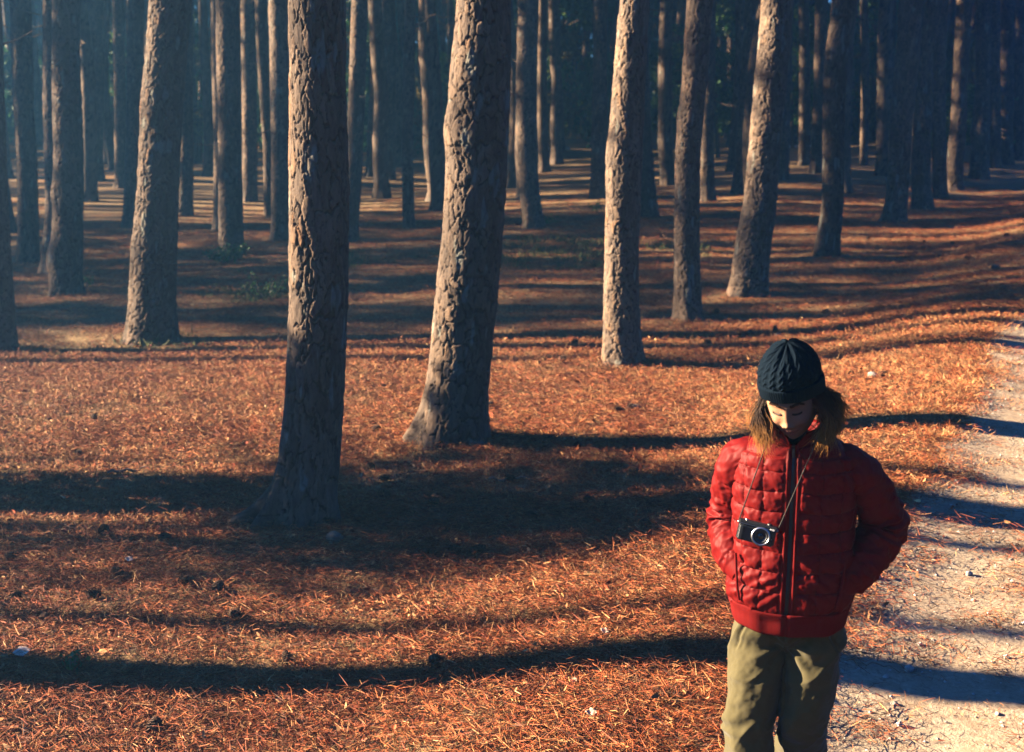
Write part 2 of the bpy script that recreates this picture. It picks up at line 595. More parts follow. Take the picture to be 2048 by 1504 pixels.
# label, base pixel row, then rows (pixel y, left edge, right edge) from the base upwards, plate size, roots, knots
NEAR = [
    ('nearest pine, straight dark trunk with one root flaring out to the left', 1056,
     [(1056, 538, 668), (1000, 552, 670), (900, 560, 680), (800, 570, 688), (600, 579, 695), (400, 580, 697), (200, 580, 692), (0, 577, 690)],
     dict(plate=(0.046, 0.22), roots=[(math.pi * 1.03, 0.21, 0.17, 0.14), (math.pi * 1.17, 0.12, 0.16, 0.22), (math.pi * 1.4, 0.05, 0.2, 0.12), (-0.3, 0.04, 0.25, 0.1)], depth=0.015, flare=0.16)),
    ('thickest pale plated pine trunk leaning slightly right, second along the track', 893,
     [(893, 838, 972), (800, 848, 975), (700, 861, 984), (600, 870, 995), (400, 888, 1010), (200, 897, 1020), (100, 905, 1024), (0, 915, 1020)],
     dict(plate=(0.066, 0.15), depth=0.0135, flare=0.17, roots=[(math.pi, 0.08, 0.3, 0.2)], knots=[(3.3, 2.35, 0.12, 0.03)])),
    ('slim straight pine with a bright sunlit left edge, directly behind the beanie wearer', 732,
     [(732, 1206, 1284), (600, 1207, 1278), (500, 1210, 1278), (300, 1215, 1285), (150, 1226, 1292), (0, 1240, 1298)],
     dict(plate=(0.05, 0.11), depth=0.016, flare=0.12, knots=[(3.2, 2.0, 0.15, 0.010)])),
    ('slender shaded grey pine between the slim sunlit pine and the bent pine', 643,
     [(643, 1350, 1406), (500, 1347, 1398), (300, 1350, 1400), (150, 1363, 1414), (0, 1373, 1424)],
     dict(plate=(0.055, 0.12), depth=0.016, flare=0.12, knots=[(3.2, 2.3, 0.12, 0.015)])),
    ('stout plated pine whose foot sweeps out to the left before it straightens', 594,
     [(594, 1458, 1532), (500, 1469, 1539), (400, 1488, 1553), (300, 1497, 1560), (200, 1507, 1570), (100, 1517, 1580), (0, 1525, 1586)],
     dict(plate=(0.06, 0.12), depth=0.019, flare=0.13)),
    ('pale S-curved pine with clear bark plates and a kink near its top', 514,
     [(514, 1626, 1676), (450, 1638, 1683), (400, 1646, 1687), (300, 1646, 1688), (200, 1646, 1690), (100, 1651, 1698), (60, 1659, 1706), (0, 1664, 1714)],
     dict(plate=(0.07, 0.13), depth=0.019, flare=0.12)),
    ('dark pine leaning right, first of the tight row receding beside the track', 446,
     [(446, 1764, 1812), (400, 1772, 1815), (300, 1778, 1822), (200, 1783, 1828), (100, 1793, 1840), (0, 1799, 1844)],
     dict(plate=(0.06, 0.13), depth=0.02)),
    ('pine with a bent upper stem, second of the tight row receding beside the track', 420,
     [(420, 1824, 1866), (350, 1823, 1860), (230, 1828, 1864), (130, 1834, 1866), (80, 1839, 1872), (40, 1847, 1878), (0, 1854, 1884)],
     dict(plate=(0.06, 0.13), depth=0.02)),
    ('narrow dark pine, third of the tight row receding beside the track', 398,
     [(398, 1866, 1894), (250, 1864, 1890), (100, 1866, 1892), (0, 1872, 1898)], dict(plate=(0.06, 0.13), depth=0.02)),
    ('broad shaded pine leaning right, fourth of the tight row receding beside the track', 383,
     [(383, 1892, 1926), (330, 1893, 1926), (250, 1901, 1932), (130, 1907, 1936), (0, 1915, 1945)], dict(plate=(0.06, 0.13), depth=0.02)),
    ('pine with an orange sunlit lower left side, fifth of the row beside the track', 359,
     [(359, 1940, 1978), (290, 1943, 1978), (240, 1946, 1978), (150, 1951, 1980), (0, 1952, 1980)], dict(plate=(0.06, 0.13), depth=0.02, knots=[(3.1, 1.2, 0.25, 0.05)])),
    ('thin pine with a bright orange upper left edge, sixth of the row beside the track', 338,
     [(338, 1980, 2003), (200, 1979, 2001), (0, 1979, 2000)], dict(plate=(0.06, 0.13), depth=0.02)),
    ('dark shaded pine, seventh of the row beside the track, close to the frame edge', 330,
     [(330, 1998, 2026), (150, 1998, 2026), (0, 2000, 2028)], dict(plate=(0.06, 0.13), depth=0.02)),
    ('narrow pine, last of the row beside the track before the frame edge', 322,
     [(322, 2026, 2048), (150, 2026, 2046), (0, 2028, 2048)], dict(plate=(0.06, 0.13), depth=0.02)),
    # left of the view
    ('dark pine cut by the left frame edge, leaning out of the picture', 706,
     [(706, -30, 34), (600, -36, 26), (400, -44, 14), (200, -50, 6), (0, -56, 0)], dict(plate=(0.05, 0.12))),
    ('thick hazy pine leaning right, nearest on the left side of the woods', 690,
     [(690, 252, 354), (600, 259, 350), (500, 263, 353), (376, 275, 357), (280, 280, 361), (185, 285, 367), (100, 294, 374), (0, 302, 384)],
     dict(plate=(0.055, 0.14), depth=0.02, flare=0.13)),
    ('hazy pine with a swollen scarred lower left side, left of the thick leaning one', 592,
     [(592, 98, 162), (520, 102, 164), (450, 104, 165), (300, 108, 165), (200, 106, 163), (100, 105, 160), (0, 106, 160)],
     dict(plate=(0.05, 0.14), flare=0.13, knots=[(3.0, 0.55, 0.22, 0.07), (3.3, 1.5, 0.15, 0.03)])),
    ('pine half hidden behind the scarred hazy pine, showing its pale left edge', 548,
     [(548, 82, 122), (400, 92, 130), (200, 86, 122), (0, 86, 120)], dict(plate=(0.05, 0.13))),
    ('hazy pine with a thin bright orange left edge near the left frame side', 528,
     [(528, 35, 78), (350, 37, 76), (200, 28, 68), (0, 20, 62)], dict(plate=(0.05, 0.13))),
    ('pine with green weeds growing round its foot', 512,
     [(512, 437, 486), (400, 437, 485), (300, 437, 482), (150, 434, 480), (0, 432, 478)], dict(plate=(0.05, 0.13), flare=0.13)),
    ('slim pine close behind the one with weeds at its foot', 462,
     [(462, 426, 452), (300, 428, 452), (100, 422, 448), (0, 420, 446)], dict(plate=(0.05, 0.13))),
    ('shaded pine half hidden behind the left edge of the nearest pine', 484,
     [(484, 542, 580), (300, 543, 580), (150, 540, 577), (0, 537, 575)], dict(plate=(0.05, 0.13))),
    ('narrow pine in the gap right of the weedy pine', 404,
     [(404, 485, 515), (200, 484, 513), (0, 482, 510)], dict(plate=(0.05, 0.13))),
    ('slim pine leaning left with a bright orange left edge, left of the nearest pine', 432,
     [(432, 528, 552), (300, 527, 549), (180, 518, 540), (70, 512, 534), (0, 510, 532)], dict(plate=(0.05, 0.13))),
    ('pine with a bright orange line down its left side, left of the thick hazy pine', 456,
     [(456, 246, 282), (300, 252, 286), (150, 254, 288), (0, 254, 288)], dict(plate=(0.05, 0.13))),
    ('dark pine just right of the thick hazy pine', 434,
     [(434, 355, 386), (250, 358, 386), (100, 358, 386), (0, 358, 386)], dict(plate=(0.05, 0.13))),
    ('shaded pine in the wide gap right of the scarred hazy pine', 362,
     [(362, 168, 206), (200, 172, 207), (0, 174, 208)], dict(plate=(0.05, 0.13))),
    ('thin pine between the gap and the orange-lined pine on the left', 376,
     [(376, 230, 255), (200, 228, 251), (0, 224, 247)], dict(plate=(0.05, 0.13))),
    ('slim knotty pine with a pale left edge between the two big pines', 457,
     [(457, 806, 830), (380, 804, 828), (300, 803, 826), (200, 805, 829), (0, 810, 832)], dict(plate=(0.05, 0.12))),
    ('thin pine slanting left with a pale edge, left of the thickest pine', 372,
     [(372, 872, 898), (300, 868, 890), (180, 860, 882), (80, 854, 875), (0, 849, 869)], dict(plate=(0.05, 0.12))),
    ('straight dark pine hugging the right side of the nearest pine', 486,
     [(486, 680, 715), (376, 690, 722), (200, 697, 730), (0, 704, 736)], dict(plate=(0.05, 0.13))),
    ('dark pine in the middle gap, right one of a pair', 360,
     [(360, 764, 792), (200, 765, 792), (0, 764, 790)], dict(plate=(0.05, 0.13))),
    ('thin dark pine in the middle gap, left one of a pair', 354,
     [(354, 731, 750), (200, 738, 757), (0, 746, 764)], dict(plate=(0.05, 0.13))),
    ('shaded pine with its foot bent to the right, right of the thickest pine', 457,
     [(457, 1048, 1090), (400, 1041, 1081), (350, 1037, 1076), (200, 1031, 1073), (0, 1036, 1078)], dict(plate=(0.05, 0.12), flare=0.13)),
    ('slim pine with a pale left edge just left of the slim sunlit pine', 398,
     [(398, 1180, 1210), (300, 1182, 1211), (150, 1186, 1214), (0, 1186, 1214)], dict(plate=(0.05, 0.13))),
    ('pine with its foot bent right, partly hidden behind the slim sunlit pine', 436,
     [(436, 1284, 1318), (350, 1277, 1309), (200, 1268, 1300), (0, 1262, 1294)], dict(plate=(0.05, 0.13))),
    ('pine with an orange-lit foot behind the slender shaded grey pine', 404,
     [(404, 1399, 1430), (300, 1400, 1427), (150, 1404, 1430), (0, 1408, 1432)], dict(plate=(0.05, 0.13))),
    ('shaded pine leaning right with an orange foot, left of the stout swept pine', 388,
     [(388, 1464, 1500), (250, 1474, 1506), (150, 1482, 1512), (0, 1490, 1520)], dict(plate=(0.05, 0.13))),
    ('dark thin pine standing just right of the stout swept pine', 360,
     [(360, 1556, 1578), (200, 1560, 1582), (0, 1566, 1588)], dict(plate=(0.05, 0.13))),
    ('thin pine with a short orange-lit patch, left of the S-curved pine', 332,
     [(332, 1597, 1620), (200, 1598, 1620), (60, 1598, 1618), (0, 1597, 1617)], dict(plate=(0.05, 0.13))),
    ('dark straight pine close to the left of the S-curved pine', 347,
     [(347, 1620, 1646), (200, 1626, 1650), (0, 1630, 1653)], dict(plate=(0.05, 0.13))),
    ('thin pine with a broken dark foot, right of the S-curved pine', 331,
     [(331, 1720, 1735), (200, 1722, 1738), (0, 1720, 1736)], dict(plate=(0.05, 0.13))),
]

near_xy = []
for (lab, by, rows, kw) in NEAR:
    bx = (rows[0][1] + rows[0][2]) / 2
    g, t = ground_at(bx, by)
    near_xy.append((g, t))
for i in range(6):
    g = near_xy[i][0]
    MOUNDS.append((g[0], g[1] + 0.12, 0.42, 0.03 if i == 0 else 0.06))

NEAR_BASE = []
for i, (lab, by, rows, kw) in enumerate(NEAR):
    bx = (rows[0][1] + rows[0][2]) / 2
    g, t = ground_at(bx, by)
    rb = (rows[0][2] - rows[0][1]) / 2 / FPX * t
    yb = g[1] + rb * 0.9
    zb = float(gz(g[0], yb))
    P = []
    for (py, xl, xr) in rows:
        p, tt = at_depth((xl + xr) / 2, py, yb)
        P.append((p[2], p[0], (xr - xl) / 2 / FPX * tt))
    P = np.array(P)
    ztop = P[-1, 0]
    slope = (P[-1, 1] - P[-3, 1]) / max(0.4, P[-1, 0] - P[-3, 0]) if len(P) > 2 else 0
    slope = float(np.clip(slope, -0.12, 0.12))
    px = FPX / t                                   # pixels (of the photograph) per metre
    dz = min(0.05, max(0.0062, 2.1 / px))
    zs = np.concatenate([np.arange(zb - 0.25, ztop + 0.35, dz), np.arange(ztop + 0.5, 18.2, 0.3)])
    zq = np.concatenate([P[:, 0], [ztop + 1.5, ztop + 4, 18.5]])
    xq = np.concatenate([P[:, 1], [P[-1, 1] + slope * 1.5, P[-1, 1] + slope * 3, P[-1, 1] + slope * 4.5]])
    rq = np.concatenate([P[:, 2], [P[-1, 2] * 0.97, P[-1, 2] * 0.85, 0.03]])
    o_ = np.argsort(zq)
    zq, xq, rq = zq[o_], xq[o_], rq[o_]
    cx = np.interp(zs, zq, xq)
    k = max(1, int(0.22 / dz))
    ker = np.hanning(2 * k + 3); ker /= ker.sum()
    nn = len(ker) // 2
    cx = np.convolve(np.pad(cx, nn, mode='edge'), ker, 'valid')
    rr = np.interp(zs, zq, rq)
    rr = np.convolve(np.pad(rr, nn, mode='edge'), ker, 'valid')
    cyy = yb + 0.06 * vnoise(zs * 0.35, i * 7.1, 0, 21) * sstep(zb, zb + 1.5, zs)
    ncol = int(np.clip(2 * math.pi * rb / dz, 28, 260))
    tr = empty('pine_tree', (float(g[0]), float(yb), zb))
    tag(tr, lab, 'pine tree', PINE_GROUP)
    kw = dict(kw)
    kw.setdefault('flare', 0.18)
    me = trunk_mesh('trunk', zs - zb, cx - g[0], cyy - yb, rr / (1 + 0.02), ncol, 300 + 17 * i, z0=0.0, mat=M['bark'], **kw)
    obj('trunk', me, tr)
    NEAR_BASE.append((tr, rb, zs - zb, cx - g[0]))
    place_crown(tr, i, (float(np.interp(13, zs, cx) - g[0]), 0), 0.9 + 0.25 * rng.random(), rng.random() * 6.28)

# trunks further back share a few meshes
NEAR_TWIGS = True
FAR_T = []
for k in range(6):
    zs = np.concatenate([np.arange(-0.3, 9, 0.09), np.arange(9.3, 18.3, 0.45)])
    lean = rng.uniform(-0.03, 0.05)
    bow = rng.uniform(-0.16, 0.22)
    cx = lean * zs + bow * np.sin(np.clip(zs, 0, 9) / 9 * math.pi * rng.uniform(0.8, 2.4)) + 0.05 * vnoise(zs * 0.8, k * 3.3, 0, 8)
    cx -= np.interp(0, zs, cx)
    cy = 0.1 * vnoise(zs * 0.3, k * 5.1, 0, 9)
    cy -= np.interp(0, zs, cy)
    rr = np.interp(zs, [-0.3, 0.4, 6, 18.3], [0.20, 0.175, 0.15, 0.02])
    FAR_T.append((trunk_mesh('trunk', zs, cx, cy, rr, 22, 900 + k * 13, plate=(0.09, 0.2), depth=0.014, flare=0.25, mat=M['bark']), float(np.interp(13, zs, cx))))


def limbs_mesh(seed, n, z0, z1, r_at):
    g = np.random.default_rng(seed)
    cos, fs, n0 = [], [], 0
    for _k in range(n):
        z = g.uniform(z0, z1)
        a = g.uniform(0, 6.28)
        L = g.uniform(0.15, 1.1) * (0.6 + 0.4 * (z > 4))
        d = np.array((math.cos(a), math.sin(a), g.uniform(-0.35, 0.45)))
        p0 = d * r_at * 0.8 * np.array((1, 1, 0)) + np.array((0, 0, z))
        p1 = p0 + d * L
        co, f = tube_pts(p0, p1, 0.013, 0.005, 4, -0.06 * L)
        cos.append(co); fs.append(f + n0); n0 += len(co)
        if L > 0.5:
            q = p0 + d * L * 0.55
            co, f = tube_pts(q, q + (d + g.normal(0, .5, 3)) * L * 0.35, 0.007, 0.003, 3)
            cos.append(co); fs.append(f + n0); n0 += len(co)
    return new_mesh('dead_branches', np.concatenate(cos), fs, True, M['deadwood'])


LIMBS = [limbs_mesh(40 + k, 13, 1.6, 9.5, 0.16) for k in range(4)]


for i, (tr, rb, zr, xr) in enumerate(NEAR_BASE):
    if i in (0, 1, 3, 4, 5, 15):
        continue
    b = obj('dead_branches', limbs_mesh(700 + i, 5, 1.8 if i > 5 else 2.4, 8.0, rb), tr)
    tag(b, kind='stuff')
    b.location = (float(np.interp(3.0, zr, xr)), 0, 0)


def far_pine(x, y, k, sc, lab, group, rot=None, crown=True, tilt=0.0):
    tr = empty('pine_tree', (x, y, float(gz(x, y))))
    tag(tr, lab, 'pine tree', group)
    me, top = FAR_T[k % len(FAR_T)]
    t = obj('trunk', me, tr)
    rot = rng.choice([0.0, math.pi]) + rng.uniform(-0.5, 0.5) if rot is None else rot
    t.rotation_euler = (0, tilt, rot)
    t.scale = (sc, sc, 1)
    b = obj('dead_branches', LIMBS[k % 4], tr)
    tag(b, kind='stuff')
    b.rotation_euler = (0, 0, rng.uniform(0, 6.28))
    if crown:
        place_crown(tr, k, (top * sc * math.cos(rot) + 13 * tilt, top * sc * math.sin(rot)), 0.8 + 0.35 * rng.random(), rng.random() * 6.28)
    return tr


def img_x(x, y, z=0.0):
    t = y * CP + (CAM_H - z) * SP
    return 1024 + FPX * x / t


placed = [(float(g[0]), float(g[1])) for g, t in near_xy]
SHORT = ['the nearest pine', 'the thickest pine', 'the slim sunlit pine', 'the slender grey pine', 'the stout swept pine', 'the S-curved pine', 'the first track pine', 'the bent track pine',
         'the third track pine', 'the fourth track pine', 'the orange-footed track pine', 'the bright-edged track pine', None, None, 'the frame-edge pine', 'the thick hazy pine', 'the scarred hazy pine', None,
         'the orange-edged hazy pine', 'the weedy pine', None, None, None, None, 'the orange-lined pine', None, None, None, 'the slim knotty pine', 'the slanting pine', None, None, None, 'the bent-foot pine']
MARKS = sorted((img_x(float(near_xy[i][0][0]), float(near_xy[i][0][1])), s) for i, s in enumerate(SHORT) if s)
slots = {}


def between(ix, noun, word):
    lo = [s for q, s in MARKS if q <= ix]
    hi = [s for q, s in MARKS if q > ix]
    if lo and hi:
        return '%s %s seen between %s and %s' % (word, noun, lo[-1], hi[0])
    return '%s %s seen beyond %s' % (word, noun, (lo or hi)[-1 if lo else 0])



cand = 0
for _ in range(6000):
    if cand >= 225:
        break
    y = 27 + 58 * rng.random() ** 0.8
    x = rng.uniform(-0.43, 0.43) * y
    u, v = uv_of(x, y)
    if v > 1.0 or y < 27:
        continue
    if v > -2.0 and y < 40:
        continue
    if min((x - a) ** 2 + (y - b) ** 2 for a, b in placed) < (1.7 if y < 45 else 1.25) ** 2:
        continue
    ix = img_x(x, y)
    if y < 40 and (1690 < ix < 1760 or 1085 < ix < 1175):
        continue
    placed.append((x, y))
    sc = rng.uniform(0.75, 1.15)
    thin = sc < 0.9
    band = 'middle distance' if y < 45 else ('shaded depth' if y < 62 else 'far dark edge')
    lab = ('slim dark pine trunk in the %s of the woods' if thin else 'sturdy dark pine trunk in the %s of the woods') % band
    grp = ('slim' if thin else 'sturdy') + ' pines in the ' + band + ' of the woods'
    tr = far_pine(x, y, int(rng.integers(6)), sc, lab, grp, tilt=rng.normal(0, 0.02))
    cand += 1
    if y < 45:
        key = between(ix, 'pine', 'slim dark' if thin else 'sturdy dark')
        slots.setdefault(key, []).append((ix, y, tr))

for key, lst in slots.items():
    lst.sort(key=lambda q: q[0])
    for k, (ix, y, tr) in enumerate(lst):
        words = ['', 'leftmost ', 'second ', 'third ', 'fourth ', 'fifth ', 'sixth ']
        tr['label'] = key if len(lst) == 1 else (words[k + 1] if k < 6 else 'farthest ') + key

# the woods go on to the left of the view, where the sun stands; (w = across the sunbeams, x)
SA = R(SUN_AHEAD)


def by_beam(w, x):
    return x, (w - x * math.sin(SA)) / math.cos(SA)


def beam_w(i):
    g = near_xy[i][0]
    return float((g[1] + 0.15) * math.cos(SA) + g[0] * math.sin(SA))


OFF_GROUP = 'pines further along the plantation'
off = []
for w, x, sc, crown in [(5.76, -8.5, 1.12, True), (6.5, -15, 0.5, True), (8.5, -12.5, 0.9, True), (8.9, -17, 0.8, True), (13.98, -15, 0.8, True), (7.76, -14, 0.55, True)] + [(beam_w(i) + dw, x, sc, True) for i, dw, x, sc in ((3, 0, -9.5, 1.2), (6, 0.05, -12, 1.3), (5, 0.25, -11, 0.8), (8, 0, -14, 1.2))]:  # unseen trunks placed for ground shadow stripes, plus added blockers shading near trunks
    x, y = by_beam(w, x)
    off.append((x, y))
    far_pine(x, y, int(rng.integers(6)), sc, 'unseen pine placed beyond the left edge of the view to cast shadow', OFF_GROUP, rot=0.0)
# added unseen young pines whose low crowns shade the ground right of the two nearest trunks
for w, x, sc, zl in [(8.1, -9.6, 0.30, 3.3), (9.0, -9.0, 0.28, 3.4), (7.55, -10.1, 0.18, 3.5), (9.8, -9.4, 0.28, 3.2), (8.6, -8.4, 0.30, 3.0), (8.35, -8.9, 0.24, 3.0), (9.4, -8.2, 0.28, 2.9), (7.9, -8.6, 0.22, 3.1), (9.1, -7.6, 0.24, 2.6), (8.0, -7.9, 0.26, 2.7), (7.05, -12.0, 0.16, 3.7), (7.45, -11.2, 0.14, 3.4)]:
    x, y = by_beam(w, x)
    zg = float(gz(x, y))
    tr = empty('added_shade_pine', (x, y, zg))
    tag(tr, 'added unseen young pine whose low crown shades the ground', 'young pine', 'added unseen young pines that shade the ground')
    me, top = FAR_T[3]
    t = obj('trunk', me, tr); t.scale = (0.35, 0.35, 0.27)
    c = obj('crown', CROWNS[1], tr); c.scale = (sc * 1.5, sc * 1.5, 0.13); c.location = (0, 0, zl - 9 * 0.13)
    off.append((x, y))
cand = 0
for _ in range(5000):
    if cand >= 82:
        break
    x = rng.uniform(-66, -5)
    w = rng.uniform(13.6, 62) if rng.random() < 0.8 else rng.uniform(13.6, 24)
    if 17 < w < 25 and rng.random() < 0.3:
        continue
    if w < 15.0 or (w < 16.4 and x < -17):
        continue
    if abs(w - beam_w(4)) < 0.6 or abs(w - beam_w(2)) < 0.9:
        continue
    x, y = by_beam(w, x)
    if abs(img_x(x, y) - 1024) < 1160 or y < 11:
        continue
    if off and min((x - a) ** 2 + (y - b) ** 2 for a, b in off) < 2.6 ** 2:
        continue
    off.append((x, y))
    far_pine(x, y, int(rng.integers(6)), rng.uniform(0.85, 1.2), 'unseen pine placed beyond the left edge of the view to cast shadow', OFF_GROUP)
    cand += 1

# unseen pines added across the track and behind the camera to block low sky
opp = []
for _ in range(4000):
    if len(opp) >= 26:
        break
    if len(opp) < 18:
        x, y = xy_of(rng.uniform(-24, 42), rng.uniform(8.2, 30))
    else:
        x, y = rng.uniform(-14, 10), rng.uniform(-26, -5)
    if abs(img_x(x, max(y, 0.5)) - 1024) < 1150 and y > 0:
        continue
    if opp and min((x - a) ** 2 + (y - b) ** 2 for a, b in opp) < 2.8 ** 2:
        continue
    opp.append((x, y))
    far_pine(x, y, int(rng.integers(6)), rng.uniform(0.85, 1.2), 'unseen pine added outside the view to block low sky', 'unseen pines added to block low sky')
# ------------------------------------------------------------------ ground and track
def axis(segs):
    out = []
    for a, b, st in segs:
        out.append(np.arange(a, b, st))
    return np.concatenate(out + [[segs[-1][1]]])


gxs = axis([(-320, -80, 20), (-80, -16, 2), (-16, -5, 0.25), (-5, 6, 0.075), (6, 14, 0.25), (14, 60, 2), (60, 320, 20)])
gys = axis([(-100, 0, 4), (0, 4.5, 0.5), (4.5, 15, 0.075), (15, 32, 0.2), (32, 70, 0.8), (70, 120, 4), (120, 700, 40)])
GX, GY = np.meshgrid(gxs, gys)
GZ = gz(GX, GY)
green_spots = [(1085, 505, 1.4, 0.6), (700, 520, 0.8, 0.5), (535, 585, 0.6, 0.8), (1130, 530, 0.8, 0.5), (1330, 500, 0.6, 0.5), (250, 700, 0.7, 0.4)]


def green_at(x, y):
    o = 0 * np.asarray(x, float)
    for px, py, r, a in green_spots:
        q, _ = ground_at(px, py)
        o = np.maximum(o, a * np.exp(-(((x - q[0]) / (r * 1.5)) ** 2 + ((y - q[1]) / (r * 1.5)) ** 2)))
    o = o + 0.35 * sstep(44, 50, y)
    return np.clip(o * (0.6 + 0.6 * vnoise(np.asarray(x) * 1.7, np.asarray(y) * 1.7, 0, 31)), 0, 1)


gme = new_mesh('ground', np.stack([GX, GY, GZ], -1).reshape(-1, 3), grid_faces(len(gys), len(gxs)), True, M['ground'])
a_ = gme.attributes.new('green', 'FLOAT', 'POINT')
a_.data.foreach_set('value', green_at(GX, GY).ravel().astype(np.float32))
tag(obj('ground', gme), kind='structure')

us = axis([(-14, 14, 0.07), (14, 40, 0.3), (40, 140, 2)])
ts = np.linspace(0, 1, 46)
U, T = np.meshgrid(us, ts, indexing='ij')
V = edge_v(U) * (1 - T) + 6.2 * T
PX, PY = xy_of(U, V)
PZ = gz(PX, PY) + 0.010 + 0.0006 * np.clip(U - 8, 0, 60)
PZ = PZ + (0.006 * vnoise(PX * 6, PY * 6, 0, 14) + 0.003 * vnoise(PX * 19, PY * 19, 0, 15)) * sstep(0.0, 0.08, T)
PZ = PZ - 0.02 * (1 - sstep(0, 0.03, T)) - 0.02 * sstep(0.97, 1, T)
pme = new_mesh('path', np.stack([PX, PY, PZ], -1).reshape(-1, 3), grid_faces(len(us), len(ts)), True, M['path'])
drift = np.clip(1.05 - (V - edge_v(U)) / 0.32, 0, 1) + 0.75 * np.exp(-((V - 4.72) / 0.26) ** 2) + np.clip((V - 5.7) / 0.3, 0, 1)
a_ = pme.attributes.new('drift', 'FLOAT', 'POINT')
a_.data.foreach_set('value', drift.ravel().astype(np.float32))
tag(obj('path', pme), kind='structure')

# ------------------------------------------------------------------ litter: fallen needles and dry grass, scattered as tufts
PAL = np.array([(0.36, 0.086, 0.024), (0.25, 0.052, 0.017), (0.46, 0.130, 0.038), (0.12, 0.034, 0.015), (0.52, 0.21, 0.075), (0.34, 0.092, 0.028), (0.08, 0.028, 0.016)])
DRY = np.array([(0.56, 0.33, 0.14), (0.66, 0.43, 0.21), (0.46, 0.27, 0.12), (0.36, 0.18, 0.07), (0.58, 0.36, 0.16)])
GRN = np.array([(0.05, 0.10, 0.03), (0.08, 0.13, 0.04), (0.04, 0.08, 0.03), (0.13, 0.16, 0.06)])


def ribbons(p, d, L, W, bend, g):
    """two-segment ribbons from p along unit d"""
    n = len(p)
    side = np.cross(d, g.normal(size=(n, 3)))
    side /= np.linalg.norm(side, axis=1)[:, None]
    up = np.cross(side, d)
    m = p + d * (L * 0.5)[:, None] + up * (bend * L)[:, None]
    e = p + d * L[:, None]
    w = side * (W / 2)[:, None]
    co = np.stack([p - w, p + w, m - w, m + w, e - w * 0.4, e + w * 0.4], 1)
    b = (np.arange(n) * 6)[:, None]
    f = np.concatenate([b + np.array((0, 1, 3, 2)), b + np.array((2, 3, 5, 4))])
    return co.reshape(-1, 3), f


def tuft(name, kind, seed):
    g = np.random.default_rng(seed)
    if kind == 'needles':
        n = 118
        p = np.stack([g.normal(0, .085, n), g.normal(0, .085, n), 0.002 + 0.034 * g.random(n) ** 1.5], 1)
        a = g.uniform(0, 2 * math.pi, n)
        el = g.normal(0.04, 0.24, n)
        L, W = g.uniform(.026, .090, n), g.uniform(.0011, .0025, n)
        col = PAL[g.integers(0, len(PAL), n)] * g.uniform(0.55, 1.1, n)[:, None]
        pale = g.random(n) < 0.09
        col[pale] = DRY[g.integers(0, len(DRY), pale.sum())]
    elif kind == 'grass':
        n = 100
        p = np.stack([g.normal(0, .09, n), g.normal(0, .09, n), g.uniform(0.0, 0.01, n)], 1)
        a = g.uniform(0, 2 * math.pi, n)
        el = np.abs(g.normal(0.45, 0.4, n))
        L, W = g.uniform(.016, .055, n), g.uniform(.0012, .0028, n)
        col = DRY[g.integers(0, len(DRY), n)] * g.uniform(0.7, 1.15, n)[:, None]
        o = g.random(n) < 0.5
        col[o] = PAL[g.integers(0, len(PAL), o.sum())]
    elif kind == 'green':
        n = 36
        p = np.stack([g.normal(0, .07, n), g.normal(0, .07, n), g.uniform(0.0, 0.01, n)], 1)
        a = g.uniform(0, 2 * math.pi, n)
        el = np.abs(g.normal(0.8, 0.35, n))
        L, W = g.uniform(.04, .12, n), g.uniform(.004, .008, n)
        col = GRN[g.integers(0, len(GRN), n)] * g.uniform(0.7, 1.2, n)[:, None]
    else:                                             # chips of bark and leaf
        n = 7
        p = np.stack([g.normal(0, .1, n), g.normal(0, .1, n), g.uniform(0.008, 0.035, n)], 1)
        a = g.uniform(0, 2 * math.pi, n)
        el = g.normal(0.1, 0.25, n)
        L, W = g.uniform(.02, .05, n), g.uniform(.010, .022, n)
        col = np.concatenate([DRY, PAL[:2], PAL[3:4]])[g.integers(0, 8, n)] * g.uniform(0.7, 1.25, n)[:, None]
    d = np.stack([np.cos(a) * np.cos(el), np.sin(a) * np.cos(el), np.sin(el)], 1)
    co, f = ribbons(p, d, L, W, g.normal(0.05, 0.08, n), g)
    me = new_mesh(name, co, f, False, M['litter'])
    set_col(me, 'hue', np.repeat(np.clip(col * np.array((0.88, 0.82, 0.78)), 0, 0.6), 6, 0))
    return bpy.data.objects.new(name, me)              # only a source for the scatter, not in the scene


